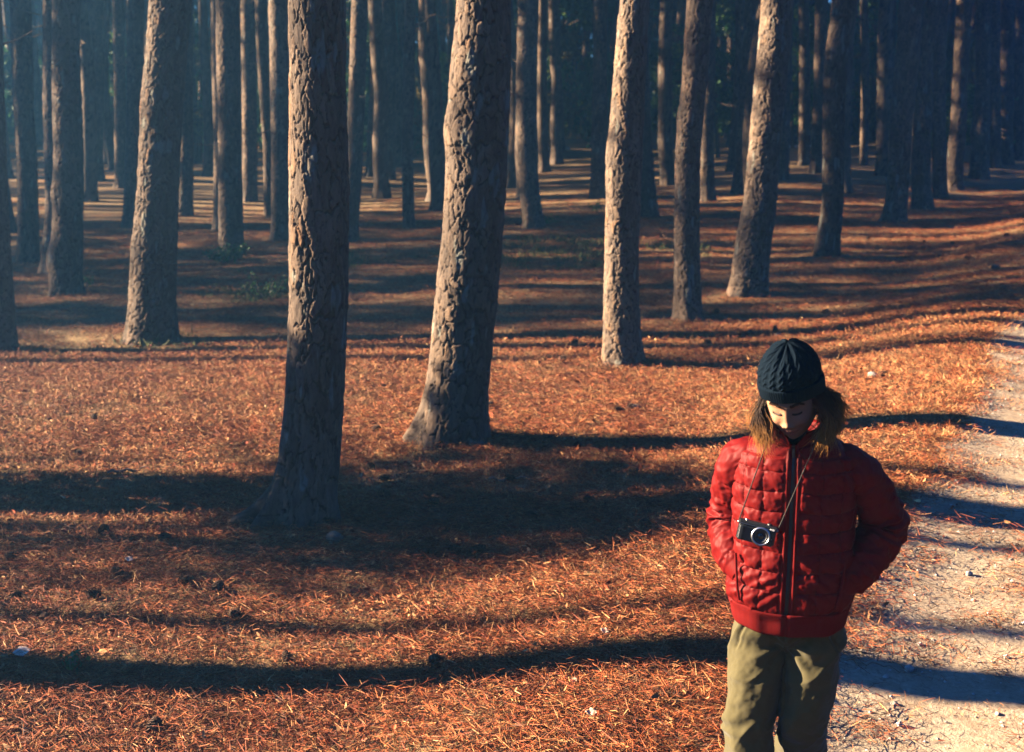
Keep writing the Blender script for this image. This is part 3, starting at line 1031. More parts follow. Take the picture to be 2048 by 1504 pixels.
def scatter(name, kind, density_fn, maxd, smin, smax, seed, nsrc=5):
    src = bpy.data.collections.new(name + '_source')
    for k in range(nsrc):
        src.objects.link(tuft(name + '_tuft', kind, seed + k))
    xs = axis([(-9, -5, 0.4), (-5, 6, 0.16), (6, 12, 0.4)])
    ys = axis([(4.3, 16, 0.16), (16, 40, 0.5)])
    X, Y = np.meshgrid(xs, ys)
    d = density_fn(X, Y)
    lim = np.abs(X) < (0.39 * (Y + 0.3) + 0.7)
    d = np.where(lim, d, 0.0)
    u, v = uv_of(X, Y)
    zz = gz(X, Y) + np.where(v > edge_v(u), 0.012, 0.0)
    co = np.stack([X, Y, zz], -1).reshape(-1, 3)
    f = grid_faces(len(ys), len(xs))
    keep = d.ravel()[f].max(1) > 0.004
    me = new_mesh(name, co, f[keep], True, M['litter'])
    a = me.attributes.new('density', 'FLOAT', 'POINT')
    a.data.foreach_set('value', d.ravel().astype(np.float32))
    o = obj(name, me)
    tag(o, kind='stuff')
    ng = bpy.data.node_groups.new(name, 'GeometryNodeTree')
    ng.interface.new_socket('Geometry', in_out='INPUT', socket_type='NodeSocketGeometry')
    ng.interface.new_socket('Geometry', in_out='OUTPUT', socket_type='NodeSocketGeometry')
    N, Lk = ng.nodes, ng.links
    gi, go = N.new('NodeGroupInput'), N.new('NodeGroupOutput')
    at = N.new('GeometryNodeInputNamedAttribute')
    at.data_type = 'FLOAT'
    at.inputs['Name'].default_value = 'density'
    mul = N.new('ShaderNodeMath'); mul.operation = 'MULTIPLY'
    mul.inputs[1].default_value = maxd
    Lk.new(at.outputs['Attribute'], mul.inputs[0])
    dist = N.new('GeometryNodeDistributePointsOnFaces')
    dist.inputs['Seed'].default_value = seed
    Lk.new(gi.outputs[0], dist.inputs['Mesh'])
    Lk.new(mul.outputs[0], dist.inputs['Density'])
    ci = N.new('GeometryNodeCollectionInfo')
    ci.inputs['Collection'].default_value = src
    ci.inputs['Separate Children'].default_value = True
    ci.inputs['Reset Children'].default_value = True
    inst = N.new('GeometryNodeInstanceOnPoints')
    inst.inputs['Pick Instance'].default_value = True
    rot = N.new('FunctionNodeRandomValue'); rot.data_type = 'FLOAT_VECTOR'
    rot.inputs[0].default_value = (-0.12, -0.12, 0)
    rot.inputs[1].default_value = (0.12, 0.12, 6.283)
    sc = N.new('FunctionNodeRandomValue'); sc.data_type = 'FLOAT'
    sc.inputs[2].default_value = smin
    sc.inputs[3].default_value = smax
    Lk.new(dist.outputs['Points'], inst.inputs['Points'])
    Lk.new(ci.outputs[0], inst.inputs['Instance'])
    Lk.new(rot.outputs[0], inst.inputs['Rotation'])
    Lk.new(sc.outputs[1], inst.inputs['Scale'])
    Lk.new(inst.outputs[0], go.inputs[0])
    md = o.modifiers.new('scatter', 'NODES')
    md.node_group = ng
    return o


def grassy(x, y):
    """where dry grass rather than needles covers the floor, 0..1"""
    n = 0.5 + 0.5 * fbm(np.asarray(x) * 0.35, np.asarray(y) * 0.35, 0, 41, 3)
    return sstep(0.32, 0.88, n + 0.62 * sstep(8.0, 10.5, y) - 0.33)


def cover(x, y):
    u, v = uv_of(x, y)
    e = edge_v(u)
    on = 1 - sstep(e - 0.05, e + 0.36, v)
    mid = 0.5 * np.exp(-((v - 4.75) / 0.25) ** 2) * (0.4 + 0.6 * vnoise(x * 1.2, y * 1.2, 0, 44))
    far = np.where(y < 9, 1.0, np.where(y < 16, 0.75, 0.22 * (1 - sstep(26, 38, y))))
    clump = 0.72 + 0.38 * vnoise(x * 3.1, y * 3.1, 0, 46) + 0.15 * vnoise(x * 0.9, y * 0.9, 0, 47)
    return np.clip((on + mid) * clump + 0.06 * (v < 6), 0, 1) * far


scatter('needle_litter', 'needles', lambda x, y: cover(x, y) * (1 - 0.6 * grassy(x, y)) * (1 - 0.8 * green_at(x, y)), 210, 0.7, 1.25, 1000)
scatter('dry_grass', 'grass', lambda x, y: cover(x, y) * (0.10 + 0.9 * grassy(x, y)) * (1 - 0.6 * green_at(x, y)), 170, 0.7, 1.3, 2000)
scatter('bark_chip_litter', 'chips', lambda x, y: cover(x, y), 22, 0.5, 1.0, 3000)
scatter('green_grass', 'green', lambda x, y: np.clip(green_at(x, y) * 1.4 - 0.15, 0, 1) * (y < 30), 60, 0.7, 1.4, 4000)

# gravel of the track
gr = np.random.default_rng(61)
n = 5200
u_ = gr.uniform(-12, 12, n)
v_ = gr.uniform(3.45, 6.0, n)
x_, y_ = xy_of(u_, v_)
s_ = np.clip(gr.lognormal(-5.0, 0.45, n), 0.003, 0.02)
z_ = gz(x_, y_) + 0.010
oct_ = np.array([(1, 0, 0), (0, 1, 0), (-1, 0, 0), (0, -1, 0), (0, 0, 0.7), (0, 0, -0.6)])
jit = 1 + gr.uniform(-0.3, 0.3, (n, 6, 1))
ang = gr.uniform(0, 6.28, n)
ro = np.stack([np.stack([np.cos(ang), -np.sin(ang)], -1), np.stack([np.sin(ang), np.cos(ang)], -1)], 1)
V6 = np.broadcast_to(oct_, (n, 6, 3)) * jit * s_[:, None, None]
V6 = np.concatenate([np.einsum('nij,nkj->nki', ro, V6[..., :2]), V6[..., 2:]], -1)
V6 = V6 + np.stack([x_, y_, z_ + 0.2 * s_], -1)[:, None, :]
F8 = np.array([(0, 1, 4), (1, 2, 4), (2, 3, 4), (3, 0, 4), (1, 0, 5), (2, 1, 5), (3, 2, 5), (0, 3, 5)])
gvm = new_mesh('gravel', V6.reshape(-1, 3), (np.arange(n)[:, None, None] * 6 + F8).reshape(-1, 3), False, M['stone'])
tag(obj('gravel', gvm), kind='stuff')
# ------------------------------------------------------------------ cones, stones, leaves, sticks
def cone_mesh(seed):
    g = np.random.default_rng(seed)
    cos, fs, n0 = [], [], 0
    L, r = 0.078, 0.030
    t = np.linspace(0, 1, 7)
    th = np.linspace(0, 2 * math.pi, 10, endpoint=False)
    prof = r * 0.75 * np.sin(np.clip(t * 0.93 + 0.07, 0, 1) * math.pi) ** 0.7
    co = np.stack([np.outer(prof, np.cos(th)), np.outer(prof, np.sin(th)), np.repeat(t[:, None] * L, 10, 1)], -1).reshape(-1, 3)
    cos.append(co); fs.append(grid_faces(7, 10, True)); n0 = len(co)
    for k in range(64):
        q = (k + 0.5) / 64
        a = k * 2.39996
        rr = r * 0.75 * math.sin((q * 0.9 + 0.07) * math.pi) ** 0.7
        out = np.array((math.cos(a), math.sin(a), 0.15 + 0.5 * q))
        side = np.array((-math.sin(a), math.cos(a), 0))
        b = np.array((math.cos(a) * rr * 0.7, math.sin(a) * rr * 0.7, q * L))
        ln, w = 0.016 * (1.15 - 0.5 * q), 0.0085 * (1.2 - 0.6 * q)
        e = b + out * ln
        co = np.array([b - side * w * .5, b + side * w * .5, e + side * w, e - side * w, e + np.array((0, 0, .0045)) + side * w * .8, e + np.array((0, 0, .0045)) - side * w * .8])
        cos.append(co)
        fs.append(np.array([(0, 1, 2, 3), (3, 2, 4, 5)]) + n0)
        n0 += 6
    return new_mesh('pine_cone', np.concatenate(cos) - np.array((0, 0, L / 2)), fs, False, M['cone'])


CONES = [cone_mesh(k) for k in range(2)]
cone_px = [(22, 1122), (237, 1154), (189, 1199), (374, 1172), (437, 1187), (32, 1200), (157, 912), (189, 842), (208, 1070), (752, 865), (980, 816), (1125, 724), (1150, 690),
           (1262, 820), (1240, 828), (770, 965), (742, 942), (768, 998), (885, 1073), (868, 1012), (850, 1118), (955, 1112), (910, 1108), (1155, 900), (1095, 885), (1500, 672),
           (1432, 628), (1650, 628), (1765, 756), (1702, 755), (1880, 518), (1905, 490), (1935, 520), (2012, 473), (1846, 500), (1500, 1100), (1415, 690), (575, 1328), (870, 1332),
           (1375, 965), (1268, 950), (1020, 965), (310, 1470), (330, 1085), (1180, 1010), (1290, 1060), (1848, 487), (1736, 480), (1065, 1040), (470, 1240)]
CONE_LAB = {(752, 865): 'dark pine cone on the sunlit needles between the two big trunks',
            (157, 912): 'lone dark pine cone on the bright orange litter at far left',
            (374, 1172): 'large dark pine cone left of the flared tree root, on red needles',
            (1550, 668): 'dark pine cone standing upright against a pale pebble'}
LAND = [(20, 1000, 'the left frame edge'), (560, 1080, 'the foot of the nearest pine'), (900, 900, 'the foot of the thickest pine'), (1245, 740, 'the foot of the slim sunlit pine'),
        (1450, 1000, 'the walker'), (1800, 760, 'the hat and shoulder of the walker'), (1650, 520, 'the S-curved pine'), (1800, 450, 'the first track pine'), (300, 1380, 'the lowest shadow stripe'), (870, 1330, 'the lowest shadow stripe')]
by_land = {}
for px, py in cone_px:
    q = min(LAND, key=lambda l: math.hypot(l[0] - px, (l[1] - py) * 1.5))
    key = 'small dark pine cone %s %s' % ('left of' if px < q[0] else 'right of', q[2])
    if 'stripe' in q[2]:
        key = 'small dark pine cone just %s %s' % ('above' if py < q[1] - 20 else 'beside', q[2])
    if 'frame edge' in q[2]:
        key = 'small dark pine cone near the left frame edge'
    by_land.setdefault(key, []).append((math.hypot(q[0] - px, q[1] - py), px, py))
for key, lst in by_land.items():
    for k, (d_, px, py) in enumerate(sorted(lst)):
        od = ['closest', 'second closest', 'third closest', 'fourth closest', 'fifth closest', 'sixth closest', 'seventh closest', 'eighth closest', 'ninth closest', 'tenth closest', 'farthest'][min(k, 10)]
        CONE_LAB.setdefault((px, py), key if len(lst) == 1 else key.replace('small dark pine cone', 'dark pine cone, ' + od) )
for k, (px, py) in enumerate(cone_px):
    q, _ = ground_at(px, py)
    o = obj('pine_cone', CONES[k % 2], None, (q[0], q[1], q[2] + 0.034))
    o.rotation_euler = (R(rng.uniform(60, 110)), rng.uniform(-.4, .4), rng.uniform(0, 6.28))
    s = rng.uniform(0.8, 1.15)
    o.scale = (s, s, s)
    tag(o, CONE_LAB.get((px, py), 'small dark pine cone lying in the needle litter'), 'pine cone', 'pine cones scattered over the forest floor')
q, _ = ground_at(1550, 668)
o = obj('pine_cone', CONES[0], None, (q[0], q[1], q[2] + 0.05))
tag(o, CONE_LAB[(1550, 668)], 'pine cone', 'pine cones scattered over the forest floor')


def stone_mesh(seed, flat=0.6):
    bm = bmesh.new()
    bmesh.ops.create_icosphere(bm, subdivisions=3, radius=1)
    co = np.array([v.co[:] for v in bm.verts])
    r = 1 + 0.22 * vnoise(co[:, 0] * 1.2 + seed, co[:, 1] * 1.2, co[:, 2] * 1.2, seed) + 0.08 * vnoise(co[:, 0] * 3.5, co[:, 1] * 3.5, co[:, 2] * 3.5, seed + 1)
    co = co * r[:, None] * np.array((1, 0.8, flat))
    for v, c in zip(bm.verts, co):
        v.co = c
    me = bpy.data.meshes.new('stone')
    bm.to_mesh(me)
    bm.free()
    me.polygons.foreach_set('use_smooth', np.ones(len(me.polygons), bool))
    me.materials.append(M['stone'])
    return me


STONES = [stone_mesh(k, f) for k, f in ((3, 0.55), (8, 0.7), (12, 0.5))]
for k, (px, py, s, lab) in enumerate([
        (668, 1086, 0.062, 'low pale rock beside the foot of the nearest pine'),
        (1818, 1346, 0.024, 'white pebble on the sandy track near the dark twig'),
        (1787, 1415, 0.016, 'small grey pebble at the needle edge beside the walker'),
        (1753, 1162, 0.022, 'small white stone just behind the left elbow of the walker'),
        (1938, 1154, 0.020, 'tan pebble at the edge of the shadow across the track'),
        (1995, 1435, 0.014, 'white pebble low on the right side of the track'),
        (1556, 676, 0.05, 'flat pale stone in the sunlit litter above the beanie'),
        (1745, 757, 0.045, 'pale chip of stone beside a pine cone behind the shoulder'),
        (1270, 820, 0.05, 'grey stone next to pine cones in front of the slim sunlit pine'),
        (1990, 538, 0.06, 'pale bluish stone in the shade near the track bank'),
        (1240, 1098, 0.02, 'small white stone in the shaded litter left of the walker')]):
    q, _ = ground_at(px, py)
    o = obj('stone', STONES[k % 3], None, (q[0], q[1], q[2] + s * 0.3 + 0.012))
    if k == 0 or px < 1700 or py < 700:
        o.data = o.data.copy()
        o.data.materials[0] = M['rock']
    o.scale = (s, s, s)
    o.rotation_euler = (0, 0, rng.uniform(0, 6.28))
    tag(o, lab, 'stone', 'stones lying about')


def leaf_obj(px, py, size, mat, lab, grp='large fallen leaves'):
    n, m = 9, 5
    t = np.linspace(0, 1, n)
    s = np.linspace(-1, 1, m)
    w = np.sin(np.clip(t, 0, 1) * math.pi) ** 0.8 * 0.36 + 0.01
    lob = 1 + 0.12 * np.sin(t * 19)
    X = np.repeat((t - 0.5)[:, None], m, 1)
    Y = np.outer(w * lob, s)
    Z = 0.25 * np.abs(Y) + 0.12 * (X * 2) ** 2 + 0.04 * np.sin(X * 11 + Y * 5)
    me = new_mesh('dry_leaf', np.stack([X, Y, Z], -1).reshape(-1, 3) * size, grid_faces(n, m), True, mat)
    q, _ = ground_at(px, py)
    o = obj('dry_leaf', me, None, (q[0], q[1], q[2] + 0.035))
    sd = o.modifiers.new('thick', 'SOLIDIFY'); sd.thickness = 0.0012
    o.rotation_euler = (0.45, rng.uniform(-.3, .3), rng.uniform(-0.4, 0.4))
    tag(o, lab, 'leaf', grp)


leaf_obj(45, 1318, 0.085, M['pale_leaf'], 'large pale cream leaf on the needles at lower left')
leaf_obj(205, 1320, 0.06, M['orange_leaf'], 'curled orange leaf right of the green seedling')
leaf_obj(259, 1130, 0.05, M['pale_leaf'], 'small pale ragged leaf near the left pine cones')
leaf_obj(1183, 1442, 0.05, M['pale_leaf'], 'crumpled pale leaf in the foreground needles below the shadow stripe')
leaf_obj(1148, 1376, 0.035, M['pale_leaf'], 'tiny pale leaf in the foreground litter left of the walker')
leaf_obj(1210, 1277, 0.045, M['pale_leaf'], 'thin pale leaf just above the long dark shadow stripe')


def stick(px0, py0, px1, py1, r, lab):
    a, _ = ground_at(px0, py0)
    b, _ = ground_at(px1, py1)
    n, m = 10, 7
    cos = []
    ax = (b - a) / np.linalg.norm(b - a)
    sd = np.cross(ax, (0, 0, 1)); sd /= np.linalg.norm(sd)
    up = np.cross(sd, ax)
    for i in range(n):
        t = i / (n - 1)
        c = a * (1 - t) + b * t
        c[2] = float(gz(c[0], c[1])) + 0.03 + 0.012 * math.sin(i * 1.9)
        c = c + sd * 0.02 * math.sin(i * 1.3 + px0)
        rr = r * (1 - 0.55 * t) * (1 + 0.15 * math.sin(i * 2.7))
        for k in range(m):
            w = 2 * math.pi * k / m
            cos.append(c + rr * (math.cos(w) * sd + math.sin(w) * up))
    me = new_mesh('stick', np.array(cos), [grid_faces(n, m, True)], True, M['deadwood'])
    tag(obj('stick', me), lab, 'stick', 'dead sticks on the forest floor')


stick(215, 952, 306, 943, 0.013, 'straight dead stick in the sunlit litter left of the nearest pine')
stick(978, 968, 1060, 962, 0.011, 'dark curved stick in the shaded litter right of the thickest pine')
stick(758, 968, 830, 950, 0.006, 'thin twig lying between the two nearest trunks')
stick(1700, 1330, 1800, 1352, 0.004, 'thin tan twig at the sandy edge beside the trousers')
stick(1838, 1330, 1862, 1308, 0.003, 'thin dark twig on the sandy track')
stick(1860, 955, 1905, 935, 0.008, 'short dead twig on the track bank behind the elbow')

# small green plants
def plant_mesh(name, n, h, spread, leaf, seed, stem=True):
    g = np.random.default_rng(seed)
    cos, fs, n0, cent = [], [], 0, []
    for k in range(n):
        a = g.uniform(0, 6.28)
        tip = np.array((math.cos(a) * spread * g.uniform(.2, 1), math.sin(a) * spread * g.uniform(.2, 1), h * g.uniform(.45, 1)))
        co, f = tube_pts((tip[0] * .1, tip[1] * .1, -0.02), tip, 0.006, 0.003, 4)
        cos.append(co); fs.append(f + n0); n0 += len(co)
        for t in (0.55, 0.8, 1.0):
            cent.append(tip * t)
    ns = sum(len(f) for f in fs)
    co, f, t = leaf_cloud(cent, leaf * 1.6, 5, (leaf, leaf * 0.55), seed + 1)
    cos.append(co); fs.append(f + n0)
    return np.concatenate(cos), fs, np.concatenate([np.zeros(n0), t]), ns


def plant(name, px, py, n, h, spread, leaf, lab, cat, grp, seed, mat='leaves'):
    q, _ = ground_at(px, py)
    co, fs, t, ns = plant_mesh(name, n, h, spread, leaf, seed)
    root = empty(name, (q[0], q[1], q[2]))
    tag(root, lab, cat, grp)
    n0 = int(fs[-1].min())
    stems = new_mesh('stems', co[:n0], fs[:-1], True, M['deadwood'])
    obj('stems', stems, root)
    me = new_mesh('foliage', co[n0:], fs[-1] - n0, False, M[mat])
    a = me.attributes.new('tint', 'FLOAT', 'POINT')
    a.data.foreach_set('value', t[n0:].astype(np.float32))
    obj('foliage', me, root)
    return root


plant('weed_clump', 455, 527, 22, 0.3, 0.34, 0.075, 'leafy green weeds around the foot of a left pine', 'weed', None, 71)
plant('weed_clump', 480, 518, 9, 0.2, 0.2, 0.05, 'small green weeds right of the weedy pine foot', 'weed', None, 72)
plant('bramble_bush', 535, 600, 10, 0.38, 0.5, 0.045, 'sparse low green bush just left of the nearest pine', 'bush', None, 73)
plant('weed_clump', 172, 575, 7, 0.2, 0.12, 0.05, 'tiny green weed at the right foot of the scarred hazy pine', 'weed', None, 74)
plant('seedling', 142, 1345, 3, 0.09, 0.05, 0.04, 'small bright green seedling above the lowest shadow stripe', 'seedling', None, 75)
plant('weed_clump', 1090, 452, 10, 0.2, 0.35, 0.05, 'low green weeds behind the bent-foot pine', 'weed', None, 76)
plant('weed_clump', 1190, 425, 10, 0.22, 0.25, 0.05, 'low yellow-green weeds left of the slim sunlit pine', 'weed', None, 77)
plant('weed_clump', 12, 420, 12, 0.35, 0.25, 0.07, 'pale green weed by the left frame edge', 'weed', None, 78)

# ------------------------------------------------------------------ understorey at the far side of the woods
def bush_mesh(seed, dense=1.0):
    g = np.random.default_rng(seed)
    cent, rad = [], []
    for k in range(int(34 * dense)):
        a, z = g.uniform(0, 6.28), g.uniform(0.1, 1.0)
        rr = g.uniform(0.2, 1.0) * (1.05 - 0.5 * z)
        cent.append((math.cos(a) * rr, math.sin(a) * rr, z))
        rad.append(g.uniform(0.16, 0.34))
    co, f, t = leaf_cloud(cent, rad, 34, (0.16, 0.085), seed + 1)
    me = new_mesh('foliage', co, f, False)
    at = me.attributes.new('tint', 'FLOAT', 'POINT')
    at.data.foreach_set('value', t.astype(np.float32))
    return me


BUSH = []
for k in range(3):
    me = bush_mesh(500 + k)
    me.materials.append(M['leaves'])
    BUSH.append(me)
me = bush_mesh(510)
me.materials.append(M['leaves_autumn'])
BUSH_A = me
cs, fs_, n0 = [], [], 0
for k in range(5):
    co, f = tube_pts((0.05 * k - .1, 0, -0.3), (math.cos(k * 1.3) * .5, math.sin(k * 1.3) * .5, 0.8), 0.03, 0.012, 5)
    cs.append(co); fs_.append(f + n0); n0 += len(co)
STEMS = new_mesh('stems', np.concatenate(cs), fs_, True, M['bark_far'])
bg = np.random.default_rng(77)


def bush(x, y, sx, sz, me, lab, grp):
    r = empty('bush', (x, y, float(gz(x, y)) - 0.05))
    tag(r, lab, 'bush', grp)
    f = obj('foliage', me, r); f.scale = (sx, sx, sz); f.rotation_euler = (0, 0, bg.uniform(0, 6.28))
    s = obj('stems', STEMS, r); s.scale = (sx, sx, sz)


for k in range(70):
    y = bg.uniform(50, 72)
    x = bg.uniform(-0.42, 0.42) * y
    u, v = uv_of(x, y)
    if v > 1:
        continue
    if bg.random() < 0.16:
        bush(x, y, bg.uniform(1.2, 2.0), bg.uniform(2.0, 4.0), BUSH_A, 'tall yellowing shrub among the dark trunks at the far side', 'yellowing shrubs at the far side')
    else:
        bush(x, y, bg.uniform(1.2, 2.6), bg.uniform(1.2, 3.6), BUSH[k % 3], 'dark green shrub among the trunks at the far side of the woods', 'dark shrubs at the far side of the woods')
for w, x, h in [(8.7, -4.9, 1.9), (9.15, -5.2, 1.8)]:  # unseen bushes added to shade the ground by the nearest pine
    x, y = by_beam(w, x)
    bush(x, y, 0.36, h, BUSH[0], 'unseen leafy bush added beyond the left edge to cast shade', 'unseen bushes added beyond the left edge to cast shade')
# young broadleaf trees whose leaves show between the pines
for k, (px, y, h, am) in enumerate([(1735, 58, 5.5, 1), (1660, 52, 4.5, 0), (1345, 50, 4.2, 0), (1440, 47, 5.0, 0), (745, 52, 5.0, 0), (700, 46, 5.0, 0), (1120, 54, 5.5, 1), (395, 48, 4.8, 1),
                                     (1590, 50, 4.6, 0), (960, 60, 6, 0), (1030, 56, 5, 0), (560, 55, 5, 0), (220, 50, 5, 0), (1905, 44, 2.0, 0), (1925, 46, 2.2, 0), (1780, 60, 6, 1)]):
    p, t = at_depth(px, 200, y)
    x = float(p[0])
    r = empty('young_tree', (x, y, float(gz(x, y))))
    lab = between(px, 'young tree', 'yellowing' if am else 'green-leaved')
    if px in (1925, 700, 1780):
        lab = lab.replace(' seen ', ', right-hand one, ')
    tag(r, lab, 'young tree', 'young broadleaf trees behind the pines')
    for j in range(4):
        f = obj('foliage', BUSH_A if (am and j % 2 == 0) else BUSH[(k + j) % 3], r)
        f.location = (bg.uniform(-.7, .7), bg.uniform(-.5, .5), h * (0.18 + 0.2 * j))
        f.scale = (1.1, 1.1, h * 0.24)
        f.rotation_euler = (0, 0, bg.uniform(0, 6.28))
    co, f = tube_pts((0, 0, -0.2), (bg.uniform(-.4, .4), 0, h), 0.07, 0.02, 6)
    obj('trunk', new_mesh('trunk', co, f, True, M['bark_far']), r)

# the woods beyond read as one dark mass
g = np.random.default_rng(88)
n = 4600
yy = g.uniform(78, 96, n)
xx = g.uniform(-62, 40, n)
u, v = uv_of(xx, yy)
ok = v < 2
xx, yy = xx[ok], yy[ok]
zz = g.uniform(0.2, 15, len(xx))
co, f, t = leaf_cloud(np.stack([xx, yy, zz + gz(xx, yy)], -1), 1.3, 22, (0.75, 0.35), 89)
me = new_mesh('distant_woods', co, f, False, M['leaves'])
at = me.attributes.new('tint', 'FLOAT', 'POINT')
at.data.foreach_set('value', (t * 0.8).astype(np.float32))
tag(obj('distant_woods', me), kind='stuff')

g = np.random.default_rng(91)  # unseen leaf mass added to block low sky on the right and behind
n = 1500
u_, v_ = g.uniform(-60, 70, n), g.uniform(32, 46, n)
xx, yy = xy_of(u_, v_)
x2, y2 = g.uniform(-40, 30, 700), g.uniform(-44, -32, 700)
xx, yy = np.concatenate([xx, x2]), np.concatenate([yy, y2])
co, f, t = leaf_cloud(np.stack([xx, yy, g.uniform(0.2, 15, len(xx))], -1), 1.4, 16, (0.9, 0.4), 92)
me = new_mesh('sky_blocking_leaf_mass', co, f, False, M['leaves'])
at = me.attributes.new('tint', 'FLOAT', 'POINT')
at.data.foreach_set('value', (t * 0.8).astype(np.float32))
tag(obj('sky_blocking_leaf_mass', me), kind='stuff')

# a pale kerb seen far off between the trunks
def kerb_piece(px0, px1, py):
    a, _ = ground_at(px0, py)
    b, _ = ground_at(px1, py)
    bm = bmesh.new()
    bmesh.ops.create_cube(bm, size=1)
    for v_ in bm.verts:
        v_.co = ((a[0] + b[0]) / 2 + v_.co.x * abs(b[0] - a[0]), a[1] + v_.co.y * 0.15, a[2] + 0.02 + v_.co.z * 0.16)
    bmesh.ops.bevel(bm, geom=bm.edges[:], offset=0.02, segments=2, affect='EDGES')
    me = bpy.data.meshes.new('kerb')
    bm.to_mesh(me); bm.free()
    me.materials.append(M['kerb'])
    tag(obj('kerb', me), kind='structure')


kerb_piece(1030, 1140, 300)
kerb_piece(1560, 1640, 296)
# ------------------------------------------------------------------ the walker
def cloth(name, col, rough=0.55, spec=0.35, fine=(90, 0.12), var=0.15, sheen=0.0):
    m = Mat(name, rough, spec)
    co = m.coord()
    n = m.noise(co, fine[0], 3)
    b = m.noise(co, 6, 3)
    c0 = tuple(k * (1 - var) for k in col)
    c1 = tuple(min(1, k * (1 + var)) for k in col)
    m.color(m.mix(m.math('ADD', m.math('MULTIPLY', n, 0.5), m.math('MULTIPLY', b, 0.5)), c0, c1))
    if name == 'red_quilted_nylon':                    # dark thread in the quilting
        m.color(m.mix(m.math('MULTIPLY', m.attr('stitch').outputs['Fac'], 0.7), m.mix(m.math('ADD', m.math('MULTIPLY', n, 0.5), m.math('MULTIPLY', b, 0.5)), c0, c1), (0.02, 0.002, 0.002)))
    m.bump(n, fine[1], 0.002)
    if sheen:
        m.b.inputs['Sheen Weight'].default_value = sheen
    return m.m


M['nylon'] = cloth('red_quilted_nylon', (0.088, 0.0038, 0.0036), 0.55, 0.06, (160, 0.10), 0.12)
M['rib'] = cloth('red_ribbed_knit', (0.088, 0.0042, 0.0040), 0.8, 0.05, (220, 0.3), 0.12)
M['zip'] = cloth('black_zip_tape', (0.012, 0.013, 0.016), 0.5, 0.4, (300, 0.3), 0.2)
M['chino'] = cloth('olive_cotton_twill', (0.052, 0.043, 0.0165), 0.85, 0.12, (420, 0.25), 0.14, 0.15)
M['wool'] = cloth('navy_wool', (0.0014, 0.0045, 0.0090), 0.95, 0.05, (320, 0.5), 0.3)
M['boot'] = cloth('brown_leather', (0.06, 0.03, 0.018), 0.5, 0.4, (60, 0.2), 0.2)
M['sole'] = cloth('dark_rubber', (0.02, 0.02, 0.02), 0.8, 0.2)
M['cam_black'] = cloth('black_camera_leatherette', (0.010, 0.012, 0.016), 0.45, 0.45, (420, 0.35), 0.2)
M['strap'] = cloth('dark_cord', (0.014, 0.010, 0.009), 0.7, 0.2, (300, 0.3))
_s = Mat('brushed_silver', 0.32, 0.5); _s.color((0.5, 0.5, 0.51)); _s.b.inputs['Metallic'].default_value = 1.0; M['silver'] = _s.m
_s = Mat('lens_glass', 0.06, 0.7); _s.color((0.006, 0.008, 0.014)); M['lens'] = _s.m
_s = Mat('white_plug', 0.4, 0.4); _s.color((0.6, 0.58, 0.55)); M['white'] = _s.m
_s = Mat('skin', 0.5, 0.35)
_s.color(_s.attr('tone').outputs['Color'])
_s.b.inputs['Subsurface Weight'].default_value = 0.35
_s.b.inputs['Subsurface Radius'].default_value = (0.020, 0.007, 0.004)
M['skin'] = _s.m
_s = Mat('ombre_hair', 0.6, 0.1)
_s.color(_s.attr('hue').outputs['Color'])
M['hair'] = _s.m

PX_, PY_ = 0.884, 4.27
P_YAW = R(-15.5)
person = empty('person', (PX_, PY_, float(gz(PX_, PY_))))
person.rotation_euler = (0, 0, P_YAW)
tag(person, 'person in a red quilted jacket and navy beanie walking with hands in pockets, head bowed', 'person')


def lerp_tab(z, tab, k):
    return np.interp(z, [r[0] for r in tab], [r[k] for r in tab])


# ---- head frame: x to the picture's right, face at -y
HEAD_C = np.array((-0.012, -0.080, 1.530))
HEAD_R = Matrix.Rotation(R(-7), 3, 'Z') @ Matrix.Rotation(R(22), 3, 'X') @ Matrix.Rotation(R(-5), 3, 'Y')
HR = np.array(HEAD_R)


def head_to_body(p):
    return np.asarray(p) @ HR.T + HEAD_C


def G(x, s):
    return np.exp(-(x / s) ** 2)


